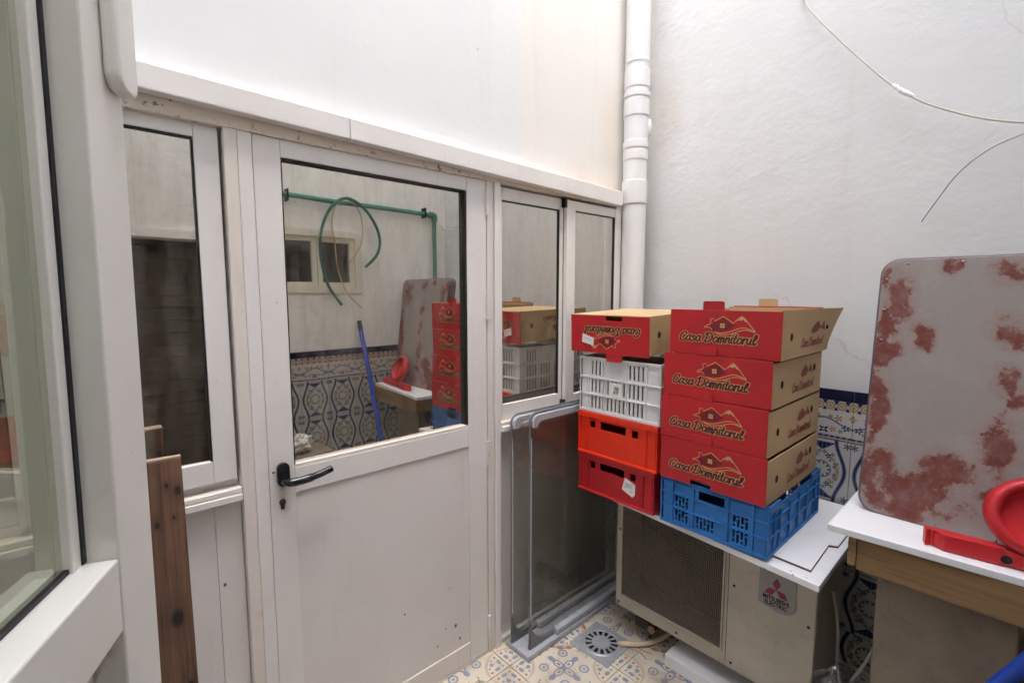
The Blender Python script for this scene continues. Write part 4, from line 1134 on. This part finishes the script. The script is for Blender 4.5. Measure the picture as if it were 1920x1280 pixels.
for k in range(3):
    a0 = R(120 * k)
    ring = []
    for (rr_, da) in ((0.05, 0), (0.12, 14), (0.185, 26), (0.19, 62), (0.12, 66), (0.05, 62)):
        ring.append((rr_ * math.cos(a0 + R(da)), rr_ * math.sin(a0 + R(da))))
    fan.prism(ring, 0.014, 0.018, 0, FR(fc, (0, -1, 0), (0, 0, 1), (-1, 0, 0)))
fan.build('fan', M['rubber'], AC)
MB().box(-0.0015, 0.0135, -0.500, -0.4985, az0 + 0.02, az1 - 0.004).build('panel_seam', M['rubber'], AC)
for y_ in (-0.12, -aw + 0.14):
    MB().box(0.03, ad - 0.03, y_ - 0.035, y_ + 0.035, 0.062, az0 - 0.0005).build('foot', M['rubber'], AC, 0.004)
MB().tube(catmull([(0.06, -0.165, az0 + 0.002), (0.058, -0.165, 0.10), (0.045, -0.168, 0.085), (0.02, -0.172, 0.088)], 4), 0.016, 12).build('drain_elbow', M['copper'], AC)
scr = MB().lathe([(0.0048, 0.0), (0.0048, 0.0012), (0.0, 0.0020)], 12, cap=False, M=FR((0, 0, 0), (0, -1, 0), (0, 0, 1), (-1, 0, 0))).mesh('screw'); scr.materials.append(M['rubber'])
for (yy, zz) in ((-0.018, az0 + 0.02), (-0.30, az0 + 0.022), (-0.52, az0 + 0.025), (-aw + 0.02, az0 + 0.03), (-aw + 0.02, az0 + 0.30), (-0.018, az0 + 0.36), (-0.52, az0 + 0.33)):
    o = bpy.data.objects.new('screw', scr); COL.objects.link(o); o.parent = AC; o.location = (-0.0003, yy, zz)
# badge
FB = FR((-0.0005, 0, 0), (0, -1, 0), (0, 0, 1), (-1, 0, 0))
bu0, bu1, bz0, bz1 = 0.606, 0.724, 0.448, 0.590
shape = [(bu0, bz0 + 0.002), (bu0 + 0.066, bz0 - 0.012)] + [(bu1 - 0.045 + 0.045 * math.sin(R(a)), bz0 + 0.030 - 0.040 * math.cos(R(a))) for a in range(10, 91, 16)] + [(bu1, bz1), (bu0, bz1)]
BG = MB().prism(shape, 0.0, 0.003, 0, FB).build('badge', M['badge'], AC, 0.0008)
b = MB()
cxb, czb, dl_ = bu0 + 0.057, bz0 + 0.068, 0.040
for a in (90, 210, 330):
    c0 = Vector((math.cos(R(a)), math.sin(R(a)))); pl = Vector((-c0.y, c0.x))
    P = [Vector((0, 0)), c0 * dl_ * 0.55 - pl * dl_ * 0.32, c0 * dl_ * 1.1, c0 * dl_ * 0.55 + pl * dl_ * 0.32]
    b.prism([(cxb + p.x, czb + p.y) for p in P], 0.0032, 0.0042, 0, FB)
b.build('emblem', M['badge_red'], BG)
def font_mesh(txt, size, name):
    cu_ = bpy.data.curves.new(name, 'FONT'); cu_.body = txt; cu_.size = size; cu_.align_x = 'CENTER'; cu_.extrude = 0.0003; cu_.offset = 0.0005
    ob = bpy.data.objects.new(name, cu_); COL.objects.link(ob)
    bpy.context.view_layer.update()
    me = bpy.data.meshes.new_from_object(ob.evaluated_get(bpy.context.evaluated_depsgraph_get()))
    bpy.data.objects.remove(ob); bpy.data.curves.remove(cu_)
    return me
for txt, sz, dz in (('MITSUBISHI', 0.0215, 0.028), ('ELECTRIC', 0.0215, 0.009)):
    me = font_mesh(txt, sz, 'lettering'); me.transform(FB @ Matrix.Translation((cxb - (0.0 if sz else 0), bz0 + dz - 0.002, 0.0036)) @ Matrix.Diagonal((0.78, 1, 1, 1)))
    link('lettering', me, M['black'], BG)
# cable at the side of the unit
tag(MB().tube(catmull([(-0.40, -1.092, 0.50), (-0.40, -1.11, 0.40), (-0.41, -1.12, 0.26), (-0.40, -1.135, 0.17), (-0.36, -1.16, 0.20), (-0.28, -1.19, 0.27), (-0.10, -1.2, 0.34), (-0.012, -1.2, 0.36)], 6), 0.005, 8).build('power_cable', M['wire'], None), 'beige cable drooping beside the air conditioner', 'cable')
# boards on top of the unit
WB = MB().prism([(-0.716, -1.126), (-0.03, -1.118), (-0.03, -0.235), (-0.636, -0.235)], 0.6535, 0.674).build('shelf_board', M['melamine'], None, 0.0015)
tag(WB, 'thick white melamine board lying on the air conditioner', 'board')
WB2 = thing('shelf_board', 'thin white board with brown edges and a notch lying on the thicker board', 'board', (0, 0, 0))
poly = [(-0.655, -1.086), (-0.44, -1.078), (-0.425, -1.102), (-0.04, -1.100), (-0.04, -0.245), (-0.600, -0.245)]
MB().prism(poly, 0.6745, 0.6805).build('core', M['board_edge'], WB2)
MB().prism([(x + (0.0006 if x < -0.3 else 0), y + 0.0006) for x, y in poly], 0.6808, 0.6832).build('face', M['melamine'], WB2)
# slab, hose and drain
tag(MB().box(-0.585, -0.30, -1.10, -0.565, 0.0055, 0.058).build('foam_slab', [M['melamine']], None, 0.003), 'white slab on the floor under the air conditioner', 'slab')
tag(MB().tube(catmull([(-0.635, -0.372, 0.017), (-0.61, -0.40, 0.019), (-0.565, -0.44, 0.016), (-0.50, -0.475, 0.018), (-0.42, -0.50, 0.04), (-0.36, -0.50, 0.10)], 6), 0.0115, 12).build('drain_hose', M['hose'], None), 'short cream drain hose reaching from under the air conditioner to the floor drain', 'hose')
DR = thing('floor_drain', 'square grey floor drain with round slotted grate', 'drain', (-0.676, -0.312, 0.0045), R(2))
b = MB(); b.prism(rrect(-0.1, 0.1, -0.1, 0.1, 0.006, 3), 0.0, 0.003); b.build('frame', M['drain'], DR, 0.001)
MB().lathe([(0.0, 0.0032), (0.074, 0.0032), (0.074, 0.0040), (0.0, 0.0040)], 40, cap=False).build('recess', M['black'], DR)
g = MB()
g.lathe([(0.041, 0.0040), (0.041, 0.0078)], 40, cap=False); g.lathe([(0.041, 0.0078), (0.0, 0.0082)], 40, cap=False); g.lathe([(0.070, 0.0036), (0.071, 0.0078), (0.081, 0.0070), (0.084, 0.0032)], 44, cap=False)
for k in range(14):
    a = 2 * math.pi * k / 14
    Fk = Matrix.Rotation(a, 4, 'Z')
    g.add([(0.0395, -0.0036, 0.0042), (0.0715, -0.0068, 0.0042), (0.0715, 0.0068, 0.0042), (0.0395, 0.0036, 0.0042), (0.0395, -0.0036, 0.0075), (0.0715, -0.0068, 0.0075), (0.0715, 0.0068, 0.0075), (0.0395, 0.0036, 0.0075)],
          [(3,2,1,0),(4,5,6,7),(0,1,5,4),(1,2,6,5),(2,3,7,6),(3,0,4,7)], 0, False, Fk)
g.build('grate', M['drain'], DR)
# ================================================================== freezer lids standing against the front
def lid(name, label, y, x0, h, x1):
    t = thing(name, label, 'lid', (x0, y, 0.031), 0, 'freezer lids on the floor strip')
    L_ = x1 - x0
    V = []; Fc = []
    zsn = [0.0, 0.02, 0.05, 0.09, 0.14, 0.20, 0.30, h - 0.03]
    yo = lambda z: 0.0
    for tk in (0.0, 0.004):
        for z in zsn: V += [(0.004, yo(z) + tk, z), (L_ - 0.01, yo(z) + tk, z)]
    n = len(zsn)
    for k in (0, 1):
        for i in range(n - 1):
            a = k * 2 * n + 2 * i; f = (a, a + 1, a + 3, a + 2); Fc.append(f if k == 0 else f[::-1])
    b = MB(); b.add(V, Fc, 0, True); b.build('glass', M['lid_glass'], t)
    pe = [(0.0, yo(z) + 0.002, z) for z in zsn[:-1]] + [(0.0, 0.002, h - 0.10)]
    MB().tube(pe, 0.0026, 8).build('edge_strip', M['lid_dark'], t)
    MB().tube([(p[0] + 0.004, p[1] - 0.005, p[2]) for p in pe[4:]], 0.0028, 8).build('edge_strip', M['lid_frame'], t)
    arc = [(0.0, 0.002, h - 0.12)] + [(0.035 - 0.035 * math.cos(R(a)), 0.002, h - 0.035 + 0.035 * math.sin(R(a))) for a in range(0, 91, 11)] + [(L_, 0.002, h)]
    MB().tube(arc, 0.0050, 10).build('top_bar', M['lid_dark'], t)
    ro, ri = 0.055, 0.026
    band = [(0.006, h - 0.058)] + [(ri + 0.006, h - 0.058)] + [(0.056 - 0.024 * math.cos(R(a)), h - 0.058 + 0.024 * math.sin(R(a))) for a in range(15, 91, 15)] + [(L_, h - 0.034), (L_, h - 0.006)] + [(0.036 - 0.030 * math.cos(R(a)), h - 0.036 + 0.030 * math.sin(R(a))) for a in range(90, 0, -15)]
    MB().prism(band, 0.004, 0.016, 0, FR((0, 0.002, 0), (1, 0, 0), (0, 0, 1), (0, -1, 0))).build('inner_bar', M['lid_frame'], t, 0.003)
    fil = [(0.0, 0.001), (0.15, 0.001), (0.15, 0.012)] + [(0.008 + 0.142 * (1 - math.sin(R(a))), 0.012 + 0.10 * (1 - math.cos(R(a)))) for a in range(10, 91, 10)]
    MB().prism([(p[0], p[1]) for p in fil], -0.006, 0.006, 0, FR((0, 0.002, 0), (1, 0, 0), (0, 0, 1), (0, -1, 0))).build('corner_trim', M['lid_dark'], t)
    MB().box(0.152, L_, -0.022, 0.010, 0.0, 0.030).build('bottom_bar', M['lid_frame'], t, 0.008, 3)
    return t
lid('freezer_lid', 'grey framed glass freezer lid standing between the aluminium front and the other lid', -0.072, -0.992, 1.005, -0.22)
lid('freezer_lid', 'grey framed glass freezer lid standing beside the crates', -0.152, -0.962, 1.022, -0.24)
TR = MB().prism(rrect(-0.995, -0.235, -0.178, -0.035, 0.004, 2), 0.0055, 0.030).build('floor_strip', M['lid_frame'], None, 0.004, 3)
tag(TR, 'blue grey plastic strip on the floor carrying the freezer lids', 'strip')
# crumpled tissue
def crumple(name, loc, r, mat, seed, sq=0.6, n=14):
    rn = random.Random(seed); b = MB(); V = []; Fc = []
    ph = [rn.uniform(0, 6.28) for _ in range(8)]
    for i in range(n + 1):
        th_ = math.pi * i / n
        for k in range(2 * n):
            a = math.pi * k / n
            q = r * (1 + 0.20 * math.sin(5 * a + ph[0] + 3 * th_) + 0.16 * math.sin(7 * th_ + ph[1] - 2 * a) + rn.uniform(-0.16, 0.16))
            V.append((q * math.sin(th_) * math.cos(a) * 1.3, q * math.sin(th_) * math.sin(a), q * math.cos(th_) * sq))
    for i in range(n):
        for k in range(2 * n):
            a = i * 2 * n + k; c_ = i * 2 * n + (k + 1) % (2 * n); Fc.append((a, a + 2 * n, c_ + 2 * n, c_))
    b.add(V, Fc); return b.build(name, mat, None, loc=loc)
tag(crumple('paper_tissue', (-0.945, -0.055, 0.043), 0.019, M['paper'], 3), 'small crumpled white tissue on the grey floor strip', 'tissue')
# ================================================================== table with worn panels
TB = thing('table', 'low work table with white top, brown wooden apron and board leg', 'table')
MB().prism([(-0.716, -1.136), (-0.672, -1.80), (-0.03, -1.80), (-0.03, -1.128)], 0.852, 0.871).build('top', M['melamine'], TB, 0.0015)
MB().box(-0.690, -0.662, -1.80, -1.205, 0.752, 0.8515).build('apron', M['apron'], TB, 0.002)
MB().box(-0.695, -0.650, -1.2045, -1.184, 0.762, 0.8512).build('apron_end', M['apron'], TB, 0.002)
MB().box(-0.6495, -0.10, -1.2035, -1.185, 0.765, 0.8510).build('apron', M['apron'], TB, 0.002)
MB().box(-0.640, -0.585, -1.530, -1.248, 0.0045, 0.7515).build('board_leg', M['fibre'], TB, 0.004)
MB().box(-0.15, -0.10, -1.78, -1.30, 0.0045, 0.8515).build('board_leg', M['fibre'], TB, 0.004)
PW, PH = 0.60, 0.77
def worn_panel(label, x, y, lean, dz, rz=0.0):
    t = thing('worn_panel', label, 'panel', (x, y, 0.8725), rz, 'worn panels leaning on the wall')
    t.rotation_euler = (0, R(lean), rz)
    z0 = PH / 2 + dz
    Fp = FR((0, 0, 0), (0, 1, 0), (0, 0, 1), (1, 0, 0))
    o = MB().prism(rrect(-PW/2, PW/2, -PH/2, PH/2, 0.045, 8), -0.007, 0.007, 0, Fp).build('board', M['worn'], t, 0.002, 2, (0, 0, z0))
    # rim
    ring = rrect(-PW/2, PW/2, -PH/2, PH/2, 0.045, 8); pts = [(0.002, p[0], p[1]) for p in ring]; pts.append(pts[0])
    MB().tube(pts, 0.0062, 8, cap=False).build('rim', M['worn_edge'], t, 0, 2, (0, 0, z0))
    rv = MB().lathe([(0.0045, 0.0), (0.004, 0.0022), (0.0, 0.003)], 10, cap=False, M=FR((-0.007, 0, 0), (0, 1, 0), (0, 0, 1), (-1, 0, 0))).mesh('rivet'); rv.materials.append(M['rivet'])
    spots = [(sgn * (PW/2 - 0.013), -PH/2 + 0.06 + k * 0.093) for sgn in (-1, 1) for k in range(8)] + [(-PW/2 + 0.06 + k * 0.12, sg2 * (PH/2 - 0.013)) for sg2 in (-1, 1) for k in range(5)]
    for (a, c_) in spots:
        r_ = bpy.data.objects.new('rivet', rv); COL.objects.link(r_); r_.parent = t; r_.location = (0, a, z0 + c_)
    return t
worn_panel('rounded grey panel with worn red paint, frontmost of the leaning set', -0.522, -1.470, 7.0, 0.0)
worn_panel('rounded grey panel with worn red paint, between the other two leaning panels', -0.496, -1.478, 7.3, 0.002)
worn_panel('rounded grey panel with worn red paint, hindmost against the wall', -0.470, -1.487, 7.7, 0.004)
# red plastic dish with bar
RD = thing('plastic_holder', 'red plastic ring shaped dish with perforated bar base on the white table', 'dish', (-0.615, -1.470, 0.8725), R(4))
rb = MB(); rb.prism(rrect(-0.118, 0.30, -0.020, 0.020, 0.0185, 6), 0.0, 0.040, 0, FR((-0.018, 0, 0.0), (0, -1, -0.0), (-1, 0, 0), (0, 0, 1)))
bar = rb.build('bar', M['red_plastic'], RD, 0.006, 3)
MB().prism([(-0.135, 0.012), (-0.128, 0.040), (-0.118, 0.028), (-0.09, 0.046), (0.02, 0.040), (0.02, 0.010)], 0.0, 0.045, 0, FR((-0.0, 0, 0), (0, -1, 0), (-1, 0, 0), (0, 0, 1))).build('rough_end', M['red_plastic'], RD, 0.003)
fdish = FR((0.012, -0.090, 0.122), (0.12, -1, 0.06), (0.42, 0.10, 0.90))
prof = [(0.0, -0.004), (0.066, -0.004), (0.070, 0.002), (0.074, 0.018), (0.082, 0.024), (0.092, 0.018), (0.098, 0.002), (0.092, -0.014), (0.070, -0.018), (0.0, -0.018)]
MB().lathe(prof, 44, M=fdish @ Matrix.Diagonal((1.20, 1.02, 1.1, 1)), cap=False).build('dish', M['red_plastic'], RD)
MB().prism([(-0.004, 0.0), (0.018, 0.004), (0.015, 0.016), (-0.006, 0.011)], -0.0035, -0.0028, 0, fdish).build('sticker', M['yellow'], RD)
MB().lathe([(0.0, 0.0), (0.0105, 0.0), (0.0105, 0.0012), (0.0, 0.0012)], 18, cap=False, M=FR((-0.0392, -0.022, 0.018), (0, -1, 0), (0, 0, 1), (-1, 0, 0))).build('hole', M['black'], RD)
# blue tube at the table and blue broom handle by the opposite wall
bs = thing('broom', 'blue broom handle with black tip leaning across the tiled wall opposite the door', 'broom')
p1 = Vector((-0.766, -1.815, 1.27)); p0 = p1 + (Vector((-0.80, -1.540, 0.727)) - p1) * 2.25
MB().tube([p0, p1], 0.0155, 16).build('handle', M['blue_tube'], bs); MB().tube([p1, p1 + (p1 - p0).normalized() * 0.07], 0.0165, 14).build('tip', M['black_plastic'], bs)
MB().box(-1.0, -0.70, p0.y - 0.03, p0.y + 0.03, 0.006, 0.045).build('head', M['black_plastic'], bs, 0.006)
# clear bottle on the floor
bo = thing('water_bottle', 'large clear plastic bottle standing between the air conditioner and the table', 'bottle', (-0.66, -1.168, 0.0045))
prof = [(0.02, 0.0), (0.060, 0.002), (0.066, 0.012)]
for k in range(8):
    z = 0.04 + 0.036 * k; prof += [(0.066, z), (0.062, z + 0.009), (0.066, z + 0.018)]
prof += [(0.066, 0.33), (0.060, 0.352), (0.040, 0.372), (0.022, 0.386), (0.018, 0.400)]
MB().lathe(prof, 32, cap=False).build('shell', M['clear_plastic'], bo); MB().lathe([(0.021, 0.394), (0.021, 0.414), (0.0, 0.414)], 24, cap=False).build('cap', M['clear_plastic'], bo)
MB().lathe([(0.0668, 0.12), (0.0668, 0.20)], 32, cap=False).build('paper_label', M['paper'], bo)
# ================================================================== plank on the left
PL = thing('timber_plank', 'weathered brown timber plank with dark knots leaning against the aluminium front', 'plank', (-2.178, -0.33, -0.0))
PL.rotation_euler = (R(-7.5), 0, R(-4))
MB().box(-0.058, 0.034, 0.0, 0.028, 0.004, 1.165).build('board', M['plank'], PL, 0.003)
MB().box(-0.0575, 0.0335, 0.001, 0.027, 1.1655, 1.1685).build('sawn_end', M['plank_end'], PL)
# ================================================================== things on the opposite wall (seen in the door pane)
GPp = thing('green_pipe', 'green plastic water pipe running along the wall opposite the door', 'pipe')
py = OPP + 0.035
MB().tube([(-1.46, py, 2.172), (-0.135, py, 2.16)], 0.0165, 14).build('pipe', M['green_pipe'], GPp); MB().tube([(-0.118, py, 2.14), (-0.118, py, 1.15)], 0.0165, 14).build('pipe', M['green_pipe'], GPp)
MB().tube(catmull([(-0.165, py, 2.160), (-0.13, py, 2.158), (-0.118, py, 2.147), (-0.118, py, 2.11)], 4), 0.0225, 14).build('elbow', M['green_pipe'], GPp)
for x in (-0.21, -1.24): MB().box(x - 0.005, x + 0.005, OPP + 0.0005, py + 0.022, 2.13, 2.205).build('clip', M['black_plastic'], GPp)
hs = catmull([(-0.908, OPP + 0.05, 1.454), (-1.00, OPP + 0.05, 1.60), (-1.044, OPP + 0.055, 1.80), (-1.03, OPP + 0.06, 1.98), (-0.96, OPP + 0.07, 2.13), (-0.853, OPP + 0.075, 2.195), (-0.73, OPP + 0.07, 2.14), (-0.64, OPP + 0.06, 2.03), (-0.61, OPP + 0.055, 1.92), (-0.635, OPP + 0.05, 1.82), (-0.726, OPP + 0.05, 1.73)], 6)
tag(MB().tube(hs, 0.0105, 10).build('garden_hose', M['green_hose'], None), 'dark green hose looped over the green pipe', 'hose')
hs = catmull([(-0.761, OPP + 0.04, 1.433), (-0.86, OPP + 0.04, 1.54), (-0.92, OPP + 0.04, 1.70), (-0.94, OPP + 0.045, 1.90), (-0.955, OPP + 0.05, 2.02), (-0.93, OPP + 0.06, 2.14), (-0.85, OPP + 0.062, 2.188), (-0.77, OPP + 0.06, 2.13), (-0.735, OPP + 0.05, 2.02), (-0.755, OPP + 0.045, 1.88), (-0.85, OPP + 0.04, 1.734)], 6)
tag(MB().tube(hs, 0.0042, 8).build('beige_cable', M['beige_cable'], None), 'thin beige cable loop hanging from the green pipe', 'cable')
OWn = thing('small_window', 'small cream window with two dark panes in the wall opposite the door', 'window', (0, OPP, 0))
M['cream'] = plain('cream painted frame', (0.70, 0.66, 0.56), 0.5, 0.08)
f = MB(); e = 0.045
for (a, c_, z0, z1) in ((WX0 + 0.001, WX1 - 0.001, WZ0 + 0.001, WZ0 + e), (WX0 + 0.001, WX1 - 0.001, WZ1 - e, WZ1 - 0.001), (WX0 + 0.001, WX0 + e, WZ0 + e, WZ1 - e), (WX1 - e, WX1 - 0.001, WZ0 + e, WZ1 - e)):
    f.box(a, c_, -0.06, 0.012, z0, z1)
f.build('frame', M['cream'], OWn)
xm = -1.046
for (a, c_) in ((WX0 + e, xm - 0.002), (xm + 0.002, WX1 - e)):
    f = MB(); k2 = 0.034
    f.box(a, c_, -0.05, -0.01, WZ0 + e, WZ0 + e + k2); f.box(a, c_, -0.05, -0.01, WZ1 - e - k2, WZ1 - e); f.box(a, a + k2, -0.05, -0.01, WZ0 + e + k2, WZ1 - e - k2); f.box(c_ - k2, c_, -0.05, -0.01, WZ0 + e + k2, WZ1 - e - k2)
    ff = f.build('sash', M['cream'], OWn)
    MB().box(a + k2, c_ - k2, -0.034, -0.030, WZ0 + e + k2, WZ1 - e - k2).build('pane', M['lid_glass'], ff)
cb = thing('carton', 'grey brown carton with crumpled paper bag by the wall opposite the door', 'carton', (-1.22, OPP + 0.15, 0.0045))
MB().box(-0.15, 0.13, -0.12, 0.12, 0, 0.50).build('body', M['fibre'], cb, 0.004)
o = crumple('paper_bag', (-1.27, OPP + 0.17, 0.565), 0.055, M['paper'], 9, 0.9); tag(o, 'crumpled white paper bag on the carton opposite the door', 'bag')
